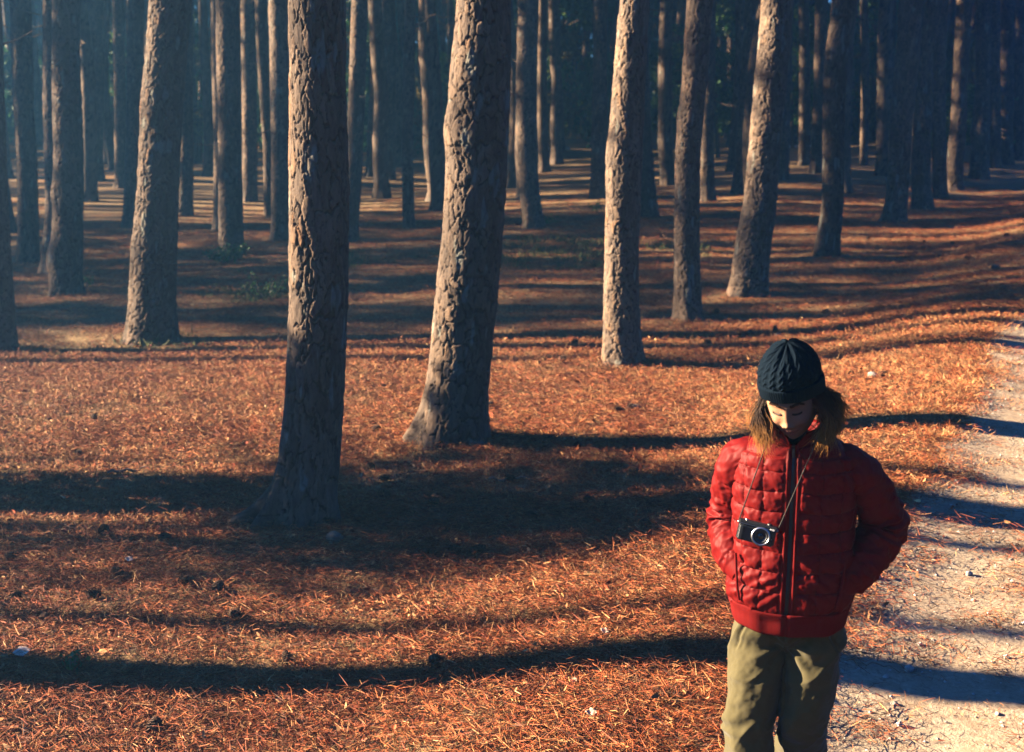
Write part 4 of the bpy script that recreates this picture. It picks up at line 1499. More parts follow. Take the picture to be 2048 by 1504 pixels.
def head_surface(nth=190, nz=150):
    ph = np.linspace(0.02, math.pi - 0.02, nz)[:, None]
    th = np.linspace(0, 2 * math.pi, nth, endpoint=False)[None, :]
    x = 0.080 * np.sin(ph) * np.cos(th)
    y = 0.096 * np.sin(ph) * np.sin(th)
    z = 0.116 * np.cos(ph) + 0 * th
    low = sstep(0.02, -0.11, z)
    x = x * (1 - 0.17 * low)
    front = sstep(0.02, -0.05, y)
    y = y * (1 - 0.25 * low * (1 - front))                    # skull narrows behind the jaw
    y = np.where(y < 0, y * (1 - 0.10 * np.abs(z / 0.116) ** 3), y)
    y = y - front * 0.012 * sstep(-0.05, -0.105, z)
    f = front
    ax = np.abs(x)
    d = 0.0065 * G(z - 0.036, .012) * G(ax - 0.026, .026)                                   # brows
    d = d - 0.0105 * G(z - 0.018, .012) * G(ax - 0.030, .016)                             # sockets
    d = d + 0.0072 * G(z - 0.016, .0085) * G(ax - 0.031, .0125)                             # lids
    d = d - 0.0022 * G(z - 0.0075, .0025) * G(ax - 0.031, .014)
    prof = np.interp(z, [-0.049, -0.043, -0.038, -0.030, -0.012, 0.012, 0.03], [0, 0.004, 0.0085, 0.0110, 0.0092, 0.0045, 0])
    d = d + 0.75 * prof * G(x, 0.0105 + 0.004 * sstep(0.0, -0.035, z)) + 0.0095 * G(x, .0108) * G(z + 0.031, .0095)
    d = d + 0.0085 * G(z + 0.036, .0065) * G(ax - 0.0150, .0065)                           # wings
    d = d - 0.004 * G(z + 0.0445, .003) * G(ax - 0.009, .004)                              # nostrils
    zm = -0.067 + 0.006 * (ax / 0.024) ** 2                                              # smile line
    d = d + 0.0058 * G(z - zm - 0.0058, .0042) * G(x, .021) + 0.0068 * G(z - zm + 0.0066, .0050) * G(x, .018)
    d = d - 0.0052 * G(z - zm, .0019) * G(x, .027)
    d = d - 0.0030 * G(z + 0.086, .0055) * G(x, .017) + 0.0105 * G(z + 0.103, .014) * G(x, .018)
    d = d + 0.0095 * G(z + 0.024, .020) * G(ax - 0.043, .020)                               # cheeks
    d = d - 0.0025 * G(ax - (0.024 - (z + 0.045) * 0.35), .004) * sstep(-0.075, -0.06, z) * sstep(-0.03, -0.045, z)
    y = y - d * f
    co = np.stack([x, y, z], -1).reshape(-1, 3)
    fc = grid_faces(nz, nth, True)
    top = np.array([[0, 0, 0.116]]); bot = np.array([[0, -0.03, co[-nth:, 2].min() - 0.0005]])
    n = len(co)
    co = np.concatenate([co, top, bot])
    k = np.arange(nth)
    cap = np.stack([k, (k + 1) % nth, np.full(nth, n)], 1)[:, [1, 0, 2]]
    cap2 = np.stack([(nz - 1) * nth + k, (nz - 1) * nth + (k + 1) % nth, np.full(nth, n + 1)], 1)
    return co, [fc, cap, cap2]


def skin_part(joints, edges, root=0, sub=2):
    me = bpy.data.meshes.new('limbs')
    me.from_pydata([j[:3] for j in joints], edges, [])
    o = bpy.data.objects.new('limbs', me)
    COL.objects.link(o)
    o.modifiers.new('skin', 'SKIN')
    ss = o.modifiers.new('sub', 'SUBSURF'); ss.levels = sub; ss.render_levels = sub
    for k, j in enumerate(joints):
        me.skin_vertices[0].data[k].radius = (j[3], j[4] if len(j) > 4 else j[3])
        me.skin_vertices[0].data[k].use_root = (k == root)
    dg = bpy.context.evaluated_depsgraph_get()
    ev = bpy.data.meshes.new_from_object(o.evaluated_get(dg))
    bpy.data.objects.remove(o)
    return ev


def mesh_arrays(me):
    co = np.zeros(len(me.vertices) * 3, np.float32)
    me.vertices.foreach_get('co', co)
    f3, f4 = [], []
    for p in me.polygons:
        (f4 if len(p.vertices) == 4 else f3).append(tuple(p.vertices)) if len(p.vertices) in (3, 4) else None
    return co.reshape(-1, 3), [np.array(f4, int).reshape(-1, 4), np.array(f3, int).reshape(-1, 3)]


def remeshed(co, faces, voxel, smooth=0, name='body'):
    me = new_mesh(name, co, faces)
    o = bpy.data.objects.new(name, me)
    COL.objects.link(o)
    rm = o.modifiers.new('rm', 'REMESH'); rm.mode = 'VOXEL'; rm.voxel_size = voxel; rm.adaptivity = 0
    if smooth:
        sm = o.modifiers.new('sm', 'SMOOTH'); sm.factor = 0.5; sm.iterations = smooth
    dg = bpy.context.evaluated_depsgraph_get()
    ev = bpy.data.meshes.new_from_object(o.evaluated_get(dg))
    bpy.data.objects.remove(o)
    ev.name = name
    ev.polygons.foreach_set('use_smooth', np.ones(len(ev.polygons), bool))
    return ev


def verts(me):
    co = np.zeros(len(me.vertices) * 3, np.float32)
    me.vertices.foreach_get('co', co)
    return co.reshape(-1, 3).astype(float)


def vnormals(me):
    nn = np.zeros(len(me.vertices) * 3, np.float32)
    me.vertex_normals.foreach_get('vector', nn)
    return nn.reshape(-1, 3).astype(float)


def set_verts(me, co):
    me.vertices.foreach_set('co', np.asarray(co, np.float32).ravel())
    me.update()


ARM = {-1: [(-0.150, 0.012, 1.312), (-0.206, 0.085, 1.090), (-0.135, -0.070, 0.955)],
       1: [(0.150, 0.012, 1.312), (0.272, 0.070, 1.105), (0.132, -0.072, 0.935)]}
LEG = {-1: [(-0.092, -0.005, 0.80), (-0.106, -0.075, 0.45), (-0.102, -0.11, 0.08)],
       1: [(0.080, 0.0, 0.80), (0.058, -0.035, 0.47), (0.030, 0.20, 0.12)]}
hco, hf = head_surface()
hb = head_to_body(hco)
J = [(0, 0, 0.86, .13, .09), (0, 0.01, 1.05, .13, .085), (0, 0.012, 1.25, .14, .085), (0, 0.005, 1.36, .075, .06), (0, -0.02, 1.43, .052, .052), (HEAD_C[0], HEAD_C[1] + 0.022, HEAD_C[2] - 0.02, .05, .05)]
E = [(0, 1), (1, 2), (2, 3), (3, 4), (4, 5)]
for s in (-1, 1):
    a, b, c = [np.array(q) for q in ARM[s]]
    k = len(J)
    J += [(*a, .05), (*((a + b) / 2), .042), (*b, .036), (*((b + c) / 2), .034), (*c, .025), (*(c + np.array((-s * .045, .03, -.012))), .026, .018)]
    E += [(2, k), (k, k + 1), (k + 1, k + 2), (k + 2, k + 3), (k + 3, k + 4), (k + 4, k + 5)]
    palm = c + np.array((-s * .045, .03, -.012))
    for fi, (dx, L) in enumerate(((-.022, .066), (-.007, .076), (.008, .072), (.022, .056))):
        kk = len(J)
        p1 = palm + np.array((-s * .03, .004, -.012 + dx * .9)); p2 = p1 + np.array((-s * L * .4, .006, -L * .12 + dx * .2)); p3 = p2 + np.array((-s * L * .28, .016, -L * .16))
        J += [(*p1, .010), (*p2, .0085), (*p3, .007)]
        E += [(k + 5, kk), (kk, kk + 1), (kk + 1, kk + 2)]
    kk = len(J)
    J += [(*(palm + np.array((-s * .010, -.004, .030))), .011), (*(palm + np.array((-s * .036, -.006, .046))), .009)]
    E += [(k + 5, kk), (kk, kk + 1)]
    a, b, c = [np.array(q) for q in LEG[s]]
    k = len(J)
    J += [(*a, .075), (*((a + b) / 2), .065), (*b, .05), (*((b + c) / 2 + np.array((0, .012, .03))), .05), (*c, .033), (c[0], c[1] - .13, c[2] - .035, .03, .02)]
    E += [(0, k), (k, k + 1), (k + 1, k + 2), (k + 2, k + 3), (k + 3, k + 4), (k + 4, k + 5)]
lc, lf = mesh_arrays(skin_part(J, E))
ears, ef = [], []
bm = bmesh.new(); bmesh.ops.create_icosphere(bm, subdivisions=3, radius=1)
sc_ = np.array([v.co[:] for v in bm.verts]); sf_ = np.array([[v.index for v in f.verts] for f in bm.faces]); bm.free()
parts_co, parts_f, n0 = [lc, hb], [lf[0], lf[1]], len(lc)
parts_f += [f + n0 for f in hf]; n0 += len(hb)
for s in (-1, 1):
    e = sc_ * np.array((0.008, 0.019, 0.031)) + np.array((s * 0.075, 0.012, -0.005))
    lobe = sc_ * np.array((0.006, 0.008, 0.010)) + np.array((s * 0.074, 0.004, -0.034))
    for q in (e, lobe):
        parts_co.append(head_to_body(q)); parts_f.append(sf_ + n0); n0 += len(q)
body = remeshed(np.concatenate(parts_co), [f for f in parts_f if len(f)], 0.0031, 1)
bm = bmesh.new(); bm.from_mesh(body); bm.verts.ensure_lookup_table()
seen, best = np.zeros(len(bm.verts), bool), []
for v in bm.verts:                                       # keep the one outer surface
    if not seen[v.index]:
        st_, isl = [v], []
        seen[v.index] = True
        while st_:
            q = st_.pop(); isl.append(q)
            for e in q.link_edges:
                o_ = e.other_vert(q)
                if not seen[o_.index]:
                    seen[o_.index] = True
                    st_.append(o_)
        if len(isl) > len(best):
            best, isl = isl, best
keep_ = set(v.index for v in best)
bmesh.ops.delete(bm, geom=[v for v in bm.verts if v.index not in keep_], context='VERTS')
bm.to_mesh(body); bm.free()
bc = verts(body)
hl = (bc - HEAD_C) @ HR
x, y, z = hl.T
ax = np.abs(x)
skin = np.array((0.30, 0.155, 0.088)) * (1 + 0.06 * vnoise(bc[:, 0] * 60, bc[:, 1] * 60, bc[:, 2] * 60, 3))[:, None]
fr = sstep(-0.03, -0.06, y)
zm = -0.067 + 0.006 * (ax / 0.024) ** 2
lips = np.clip(1.3 * (G(z - zm - 0.005, .0055) * G(x, .021) + G(z - zm + 0.0066, .006) * G(x, .018)), 0, 1) * fr
line = G(z - zm, .0019) * (ax < 0.028) * fr
lash = 0.7 * G(z - 0.0062 - 24 * (ax - 0.031) ** 2, .0016) * G(ax - 0.031, .0125) * fr
cheek = G(z + 0.02, .022) * G(ax - 0.043, .02) * fr
sock = G(z - 0.016, .012) * G(ax - 0.030, .017) * fr  # eye socket shading, painted into the skin colour
under = sstep(-0.072, -0.1, z) * fr
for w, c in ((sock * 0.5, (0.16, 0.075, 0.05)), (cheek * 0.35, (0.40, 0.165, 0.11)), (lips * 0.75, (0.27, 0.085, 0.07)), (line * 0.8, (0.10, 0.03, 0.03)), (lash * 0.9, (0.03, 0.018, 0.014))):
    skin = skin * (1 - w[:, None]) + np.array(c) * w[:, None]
set_col(body, 'tone', skin)
body.materials.append(M['skin'])
obj('body', body, person)

# eyebrows and lashes: short hairs on the brow ridge
def hair_mesh(name, roots, ends, mids, cols, rad, nseg=9, mat=None):
    """tapered three-sided strands; roots, mids, ends (n,3); cols: function t -> (n,3)"""
    n = len(roots)
    t = np.linspace(0, 1, nseg)
    P = ((1 - t) ** 2)[None, :, None] * roots[:, None] + (2 * t * (1 - t))[None, :, None] * mids[:, None] + (t ** 2)[None, :, None] * ends[:, None]
    return strands(name, P, cols, rad, mat)


def strands(name, P, cols, rad, mat):
    n, ns, _ = P.shape
    t = np.linspace(0, 1, ns)
    tan = np.gradient(P, axis=1)
    tan /= np.linalg.norm(tan, axis=2, keepdims=True) + 1e-9
    ref = np.array((0.3, 0.9, 0.2))
    a = np.cross(tan, ref); a /= np.linalg.norm(a, axis=2, keepdims=True) + 1e-9
    b = np.cross(tan, a)
    rr = np.broadcast_to(np.asarray(rad, float).reshape(-1, 1), (n, ns)) * (1 - 0.85 * t ** 2)[None, :]
    V = np.stack([P + rr[..., None] * (math.cos(w) * a + math.sin(w) * b) for w in (0, 2.094, 4.189)], 2)
    co = V.reshape(-1, 3)
    base = (np.arange(n)[:, None, None] * ns + np.arange(ns - 1)[None, :, None]) * 3
    k = np.arange(3)[None, None, :]
    f = np.stack([base + k, base + (k + 1) % 3, base + 3 + (k + 1) % 3, base + 3 + k], -1).reshape(-1, 4)
    me = new_mesh(name, co, f, True, mat)
    set_col(me, 'hue', np.repeat(np.clip(cols(t), 0, 1).reshape(-1, 3), 3, 0))
    return me


g = np.random.default_rng(5)
def face_y(x, z):
    """front surface of the head at (x, z), head frame"""
    m = (hl[:, 1] < -0.02)
    d = (hl[m][:, 0][None] - np.asarray(x)[:, None]) ** 2 + (hl[m][:, 2][None] - np.asarray(z)[:, None]) ** 2
    return hl[m][:, 1][np.argmin(d, 1)]


rt, en = [], []
for s in (-1, 1):
    n = 210
    q = g.random(n)
    bx = s * (0.013 + 0.036 * q)
    bz = 0.0335 + 0.008 * np.sin(q * 2.4) - 0.006 * q ** 3 + g.normal(0, 0.0018, n)
    by = face_y(bx, bz)
    rt.append(np.stack([bx, by + 0.0005, bz], 1))
    ex, ez = bx + s * g.uniform(.004, .009, n), bz + g.uniform(-.001, .004, n) * (1 - q)
    en.append(np.stack([ex, by - 0.0018, ez], 1))
    n = 46                                                # lashes on the lowered lids
    q = np.linspace(-1, 1, n)
    bx = s * 0.031 + 0.0125 * q
    bz = 0.0062 + 0.0038 * q * q
    by = face_y(bx, bz)
    rt.append(np.stack([bx, by, bz], 1))
    en.append(np.stack([bx + 0.002 * q, by - 0.006, bz - 0.0025 - 0 * q], 1))
rt, en = np.concatenate(rt), np.concatenate(en)
me = hair_mesh('eyebrows', head_to_body(rt), head_to_body(en), head_to_body((rt + en) / 2 + np.array((0, -0.0012, 0.0006))), lambda t: np.broadcast_to(np.array((0.022, 0.013, 0.010)), (len(rt), len(t), 3)), 0.0009, 4, M['hair'])
obj('eyebrows', me, person)

# ---- hair: brown at the roots, blond at the tips
def hair_side(side, n, seed):
    g = np.random.default_rng(seed)
    th = g.uniform(-0.75, 1.45, n) if side > 0 else g.uniform(-0.65, 1.35, n)    # round the head, 0 = the ear
    zr = 0.010 - 0.014 * th + g.normal(0, .010, n)
    root = np.stack([side * 0.083 * np.cos(th * 0.9), 0.012 + 0.092 * np.sin(th * 0.9), zr], 1)
    root = head_to_body(root)
    L = g.uniform(0.55, 1.1, n)
    clump = np.floor((th + 1) * 9 + g.normal(0, .3, n))
    cw = 2 * _hash(clump, clump * 0, clump * 0, seed) - 1
    if side > 0:
        end = np.stack([0.068 + 0.052 * (th + .6) / 2 + 0.024 * cw + g.normal(0, .017, n), -0.120 + 0.075 * (th + .6) + g.normal(0, .010, n), 1.398 + 0.030 * th - 0.085 * (L - .85) + 0.02 * cw + g.normal(0, .009, n)], 1)
        bulge = np.stack([0.046 + 0.026 * cw, 0 * th - 0.03, 0 * th + 0.015], 1)
    else:
        end = np.stack([-0.062 - 0.058 * (th + .6) / 2 + 0.018 * cw + g.normal(0, .016, n), -0.145 + 0.085 * (th + .6) + g.normal(0, .010, n), 1.402 + 0.030 * th - 0.085 * (L - .85) + 0.012 * cw + g.normal(0, .009, n)], 1)
        bulge = np.stack([-0.030 + 0.020 * cw, 0 * th - 0.02, 0 * th + 0.012], 1)
    ns = 16
    t = np.linspace(0, 1, ns)
    mid = (root + end) / 2 + bulge
    P = ((1 - t) ** 2)[None, :, None] * root[:, None] + (2 * t * (1 - t))[None, :, None] * mid[:, None] + (t ** 2)[None, :, None] * end[:, None]
    wav = np.sin(t[None] * 9 + cw[:, None] * 6) * t[None] * (0.010 + 0.005 * np.abs(cw[:, None]))
    fly = (g.random(n) < 0.07)[:, None] * t[None] ** 1.5
    P[:, :, 0] += fly * g.normal(0.0, 0.02, n)[:, None]
    P[:, :, 2] += fly * g.normal(0.015, 0.015, n)[:, None]
    P[:, :, 0] += wav
    P[:, :, 2] += 0.5 * np.cos(t[None] * 6 + cw[:, None] * 5) * t[None] * 0.006
    return P, g.uniform(0.6, 1.3, n), cw


Ps, br, cws = zip(*[hair_side(1, 900, 31), hair_side(-1, 760, 32)])
HP, HB, HC = np.concatenate(Ps), np.concatenate(br), np.concatenate(cws)


def hair_col(t):
    s = sstep(0.30, 0.92, t[None, :] + 0.16 * HC[:, None])[..., None]
    c = np.array((0.028, 0.015, 0.010)) * (1 - s) + np.array((0.38, 0.17, 0.045)) * s
    return c * HB[:, None, None]


obj('hair', strands('hair', HP, hair_col, 0.0010, M['hair']), person)

# ---- knitted beanie
def beanie():
    nt, nr = 384, 150
    th = np.linspace(0, 2 * math.pi, nt, endpoint=False)[None, :]
    t = np.linspace(0, 1, nr)[:, None]
    zt = [-0.002, 0.02, 0.042, 0.046, 0.064, 0.086, 0.107, 0.125, 0.138, 0.146, 0.151]
    tt = [0, .14, .27, .29, .45, .6, .72, .83, .91, .96, 1]
    at = [.0865, .0885, .0890, .0895, .0890, .0825, .0705, .052, .033, .016, .001]
    bt = [.1060, .1075, .1080, .1085, .1090, .1020, .089, .068, .043, .019, .001]
    z = np.interp(t, tt, zt) + 0 * th
    a, b = np.interp(t, tt, at), np.interp(t, tt, bt)
    k = np.hanning(9); k /= k.sum()
    sm = lambda q: np.convolve(np.pad(q[:, 0], 4, mode='edge'), k, 'valid')[:, None]
    a, b = sm(a), sm(b)
    fade = 1 - sstep(0.80, 0.97, t)
    # turned-up ribbed brim
    brim = 1 - sstep(0.262, 0.285, t)
    d = brim * (0.0065 + 0.0026 * np.abs(np.sin(th * 38)) ** 0.8 * (1 - 0.6 * sstep(0.22, 0.27, t)))
    d = d - 0.004 * G(t - 0.287, .012)
    # cables
    nc = 18
    u = np.mod(th / (2 * math.pi) * nc, 1.0)
    ids = np.floor(th / (2 * math.pi) * nc)
    ph = z * 150 + ids * 2.1
    strand1 = G(u - (0.5 + 0.2 * np.sin(ph)), 0.17) * (0.75 + 0.25 * np.cos(ph))
    strand2 = G(u - (0.5 - 0.2 * np.sin(ph)), 0.17) * (0.75 - 0.25 * np.cos(ph))
    cab = np.maximum(strand1, strand2)
    st = 0.0007 * np.sin(th * 170 + 8 * np.sin(z * 40)) * np.sin(z * 900)
    d = d + (1 - brim) * (0.0052 * cab * (0.35 + 0.65 * fade) + st)
    d = d + (1 - brim) * 0.006 * sstep(.7, .9, t) * np.cos(th * 9) * (1 - sstep(.96, 1, t))   # gathered at the top
    lump = 0.004 * vnoise(np.cos(th) * 2 + 0 * t, np.sin(th) * 2 + 0 * t, z * 14, 77)
    a, b = a + lump, b + lump
    # slouch: front sits on the brows, the back drops
    tilt = 0.042 - 0.004 * np.sin(th) ** 2
    x = (a + d) * np.cos(th)
    y = (b + d) * np.sin(th) + 0.004
    zz = z + tilt - 0.030 * (y / 0.11 + 0.3) * (1 - t)
    y = y + 0.018 * t ** 2 * 1.0
    zz = zz + d * 0.4 * t
    co = np.stack([x, y, zz], -1).reshape(-1, 3)
    inner = np.stack([(a[:1] - .004) * np.cos(th), (b[:1] - .004) * np.sin(th) + .004, zz[:1] + 0.010], -1).reshape(-1, 3)
    f = grid_faces(nr, nt, True)
    n = len(co)
    kk = np.arange(nt)
    f2 = np.stack([n + kk, n + (kk + 1) % nt, (kk + 1) % nt, kk], 1)
    return new_mesh('beanie', head_to_body(np.concatenate([co, inner])), [f, f2], True, M['wool'])


bean = obj('beanie', beanie(), person)
bm = bmesh.new()
n1, n2 = 28, 10
ring, rf = [], grid_faces(n1, n2, True)
for i in range(n1):
    for j in range(n2):
        a_, b_ = 2 * math.pi * i / n1, 2 * math.pi * j / n2
        rr = 0.0062 + 0.0020 * math.cos(b_)
        ring.append((0.083 + 0.0030 * math.sin(b_) + 0.002, 0.000 + rr * math.cos(a_), -0.036 + rr * math.sin(a_)))
bm.free()
ii = np.arange(n2)
rf = np.concatenate([rf, np.stack([(n1 - 1) * n2 + ii, (n1 - 1) * n2 + (ii + 1) % n2, (ii + 1) % n2, ii], 1)])
rp = np.array(ring) - np.array((0.083, 0, -0.036))
rp = rp @ np.array(Matrix.Rotation(R(-42), 3, 'Z')).T
obj('ear_plug', new_mesh('ear_plug', head_to_body(rp + np.array((0.0825, -0.004, -0.030))), rf, True, M['white']), person)

# ---- jacket
TORSO = [  # z, half width, half depth, cx, cy
    (0.800, .170, .118, -.004, -.004), (0.850, .176, .124, -.003, -.004), (0.885, .190, .140, -.002, -.006), (0.93, .193, .146, 0, -.008), (1.00, .188, .143, 0, -.006),
    (1.10, .184, .138, 0, 0), (1.20, .188, .136, 0, .004), (1.27, .193, .132, 0, .006), (1.32, .188, .125, 0, .006), (1.352, .172, .114, 0, .006), (1.380, .142, .102, 0, .002),
    (1.400, .102, .090, 0, -.002), (1.415, .086, .082, -.002, -.006), (1.435, .078, .079, -.003, -.012), (1.455, .078, .080, -.004, -.016), (1.478, .079, .081, -.004, -.018)]


def smooth_tab(z, k, w=0.018):
    zs = np.linspace(0.75, 1.52, 400)
    v = lerp_tab(zs, TORSO, k)
    n = int(w / (zs[1] - zs[0]))
    ker = np.hanning(2 * n + 3); ker /= ker.sum()
    m = len(ker) // 2
    return np.interp(z, zs, np.convolve(np.pad(v, m, mode='edge'), ker, 'valid'))


def torso_pt(th, z, off=0.0):
    """th = 0 faces the front (-y), positive to the picture's right"""
    a, b, cx, cy = [smooth_tab(z, k) for k in (1, 2, 3, 4)]
    c, s = np.cos(th), np.sin(th)
    e = 2 / 2.35
    x = (a + off) * np.sign(s) * np.abs(s) ** e + cx
    y = -(b + off) * np.sign(c) * np.abs(c) ** e + cy
    return x, y


def seam(v):
    """0 on a seam, 1 mid panel"""
    return np.abs(np.sin(math.pi * v))


def jacket():
    nt, nz = 420, 300
    th = np.linspace(-math.pi, math.pi, nt, endpoint=False)[None, :]
    z = np.linspace(0.868, 1.440, nz)[:, None]
    x0, y0 = torso_pt(th + 0 * z, z + 0 * th)
    # arc length from the zip along each row
    dx = np.diff(np.concatenate([x0, x0[:, :1]], 1), axis=1); dy = np.diff(np.concatenate([y0, y0[:, :1]], 1), axis=1)
    ds = np.sqrt(dx ** 2 + dy ** 2)
    s = np.concatenate([np.zeros((nz, 1)), np.cumsum(ds, 1)[:, :-1]], 1)
    s = s - s[:, nt // 2][:, None]
    sref = np.broadcast_to(s[int(nz * 0.55)][None], s.shape)
    sref = 0.6 * sref + 0.4 * s
    zrow = (z - 0.875) / 0.0625 + 0.10 * vnoise(sref * 9, z * 4, 0, 50) + 0.22 * np.cos(th * 2) * 0.3
    pos = np.abs(sref) - 0.022
    col = pos / 0.066 + 0.06 * vnoise(z * 14, np.sign(sref) * 3, 0, 51)
    sv, sh = seam(col), seam(zrow)
    yoke = sstep(1.345, 1.365, z + 0.0 * th)
    body_q = (1 - yoke) * sstep(0.0, 0.006, pos)
    puff = (np.clip(sh, 0, 1) ** 0.42) * (0.35 + 0.65 * np.clip(sv, 0, 1) ** 0.38)
    r_id, c_id = np.floor(zrow), np.floor(col) * np.sign(sref)
    amp = 0.0088 * (0.75 + 0.5 * _hash(r_id, c_id, r_id * 0, 9))
    d = body_q * amp * puff
    # crinkles pulled in by the stitching
    near_h = np.exp(-(sh / 0.40) ** 2)
    near_v = np.exp(-(sv / 0.35) ** 2)
    d = d + body_q * near_h * 0.0048 * vnoise(sref * 95, r_id * 3.1 + 0 * sref, z * 8, 60)
    d = d + body_q * near_v * 0.0036 * vnoise(z * 95, c_id * 2.3 + 0 * z, sref * 8, 61)
    d = d + body_q * 0.0035 * fbm(sref * 26 + z * 14, z * 22 - sref * 10, 0, 62, 3)
    # folds dragged towards the pockets
    low = np.exp(-((z - 0.955) / 0.075) ** 2)
    fold = np.sin((z * 1.0 + np.abs(sref) * 0.62) * 175 + 2.5 * vnoise(sref * 12, z * 12, 0, 63)) * (0.5 + 0.5 * vnoise(sref * 14, z * 9, 1, 64))
    d = d + body_q * low * 0.0034 * fold * sstep(0.0, 0.02, pos)
    d = d + 0.008 * vnoise(sref * 5, z * 6, 0, 65) * (1 - 0.5 * yoke)
    # placket
    pl = np.abs(sref)
    d = d + 0.0075 * G(pl - 0.0165, .0055) - 0.004 * G(pl, .007)
    d = d + yoke * 0.003 * vnoise(sref * 20, z * 30, 0, 66)
    d = d - 0.004 * G(z - 1.400, .005)                          # collar seam
    d = d - 0.0035 * G(z - 1.355 + 0.0 * th, .0035) * (pl > 0.03)
    x, y = torso_pt(th + 0 * z, z + 0 * th, d)
    zz = z + 0 * th
    open_ = sstep(1.365, 1.440, z) * G(sref, 0.055)                # collar falls open at the zip
    y = y - 0.020 * open_
    zz = zz - 0.046 * open_
    zz = zz - 0.014 * np.exp(-((z - 0.868) / 0.03) ** 2) * np.cos(th)
    co = np.stack([x, y, zz], -1).reshape(-1, 3)
    inner = np.stack([x[-1] * 0.93, (y[-1] + 0.02) * 0.93 - 0.02, zz[-1] - 0.012], -1)
    inner2 = np.stack([x[-1] * 0.90, (y[-1] + 0.02) * 0.90 - 0.02, zz[-1] - 0.055], -1)
    n = nz * nt
    f = [grid_faces(nz, nt, True)]
    k = np.arange(nt)
    f.append(np.stack([n - nt + k, n - nt + (k + 1) % nt, n + (k + 1) % nt, n + k], 1))
    f.append(np.stack([n + k, n + (k + 1) % nt, n + nt + (k + 1) % nt, n + nt + k], 1))
    me = new_mesh('jacket', np.concatenate([co, inner, inner2]), f, True, M['nylon'])
    st = np.clip(np.exp(-(sh / 0.085) ** 2) + np.exp(-(sv / 0.075) ** 2), 0, 1) * body_q
    st = st * (0.55 + 0.45 * np.sign(np.sin(sref * 900) + np.sin(z * 900)))
    at = me.attributes.new('stitch', 'FLOAT', 'POINT')
    at.data.foreach_set('value', np.concatenate([st.ravel(), np.zeros(2 * nt)]).astype(np.float32))
    return me, s, z[:, 0], x, y, zz


jme, js, jz, jx, jy, jzz = jacket()
jk = obj('jacket', jme, person)
tag(jk, 'red quilted jacket with a dark zip')
# zip: two tapes of teeth down the middle
i0 = js.shape[1] // 2
zc = np.stack([jx[:, i0], jy[:, i0], jzz[:, i0]], -1)[::2]
wdt = np.array([-.0062, -.0020, 0, .0020, .0062]); dep = np.array([0.0005, -.0018, -.0034, -.0018, 0.0005])
zt = np.repeat(zc[:, None], 5, 1)
zt[:, :, 0] += wdt
zt[:, :, 1] += dep - 0.0022
zt[:, 2, 1] -= 0.0010 * (np.arange(len(zc)) % 2)
zt[:, :, 2] += 0
zip_o = obj('zip', new_mesh('zip', zt.reshape(-1, 3), grid_faces(len(zc), 5), True, M['zip']), jk)
bm = bmesh.new(); bmesh.ops.create_cube(bm, size=1)
for v in bm.verts:
    v.co = (zc[-4][0] + v.co.x * .008, zc[-4][1] - .008 + v.co.y * .003, zc[-4][2] - .016 + v.co.z * .030)
bmesh.ops.bevel(bm, geom=bm.edges[:], offset=0.001, segments=2, affect='EDGES')
me = bpy.data.meshes.new('zip_pull'); bm.to_mesh(me); bm.free(); me.materials.append(M['zip'])
obj('zip_pull', me, jk)

# ribbed waistband
nt, nz = 420, 30
th = np.linspace(-math.pi, math.pi, nt, endpoint=False)[None, :]
z = np.linspace(0.800, 0.880, nz)[:, None]
rib = 0.0016 * np.abs(np.sin(th * 95)) * sstep(0, .1, (z - .80) / .08) * sstep(1, .9, (z - .80) / .08)
rnd = 0.006 * np.sin(np.clip((z - 0.80) / 0.08, 0, 1) * math.pi) ** 0.5
x, y = torso_pt(th + 0 * z, z + 0 * th, 0.004 + rib + rnd + 0.004 * vnoise(np.cos(th) * 4 + 0 * z, np.sin(th) * 4 + 0 * z, z * 12, 70) - 0.004 * G(np.mod(th + math.pi, 2 * math.pi) - math.pi, 0.02))
zz = z + 0 * th - 0.014 * np.cos(th) + 0.004 * vnoise(np.cos(th) * 3, np.sin(th) * 3, 0, 71)
co = np.stack([x, y, zz], -1).reshape(-1, 3)
inn = np.stack([x[0] * .96, y[0] * .96, zz[0] + .02], -1)
k = np.arange(nt)
obj('waistband', new_mesh('waistband', np.concatenate([inn, co]), [grid_faces(nz + 1, nt, True)], True, M['rib']), jk)


def bez(ctrl, n):
    """smooth curve through control points"""
    ctrl = np.array(ctrl, float)
    m = len(ctrl)
    t = np.linspace(0, m - 1, n)
    i = np.clip(t.astype(int), 0, m - 2)
    f = (t - i)[:, None]
    p0 = ctrl[np.clip(i - 1, 0, m - 1)]; p1 = ctrl[i]; p2 = ctrl[i + 1]; p3 = ctrl[np.clip(i + 2, 0, m - 1)]
    return 0.5 * ((2 * p1) + (-p0 + p2) * f + (2 * p0 - 5 * p1 + 4 * p2 - p3) * f ** 2 + (-p0 + 3 * p1 - 3 * p2 + p3) * f ** 3)


def frame_along(P, ref=(0, 0, 1)):
    T = np.gradient(P, axis=0); T /= np.linalg.norm(T, axis=1, keepdims=True)
    a = np.zeros_like(P)
    v = np.cross(T[0], ref); v /= np.linalg.norm(v)
    for i in range(len(P)):
        v = v - T[i] * (v @ T[i]); v /= np.linalg.norm(v)
        a[i] = v
    return T, a, np.cross(T, a)


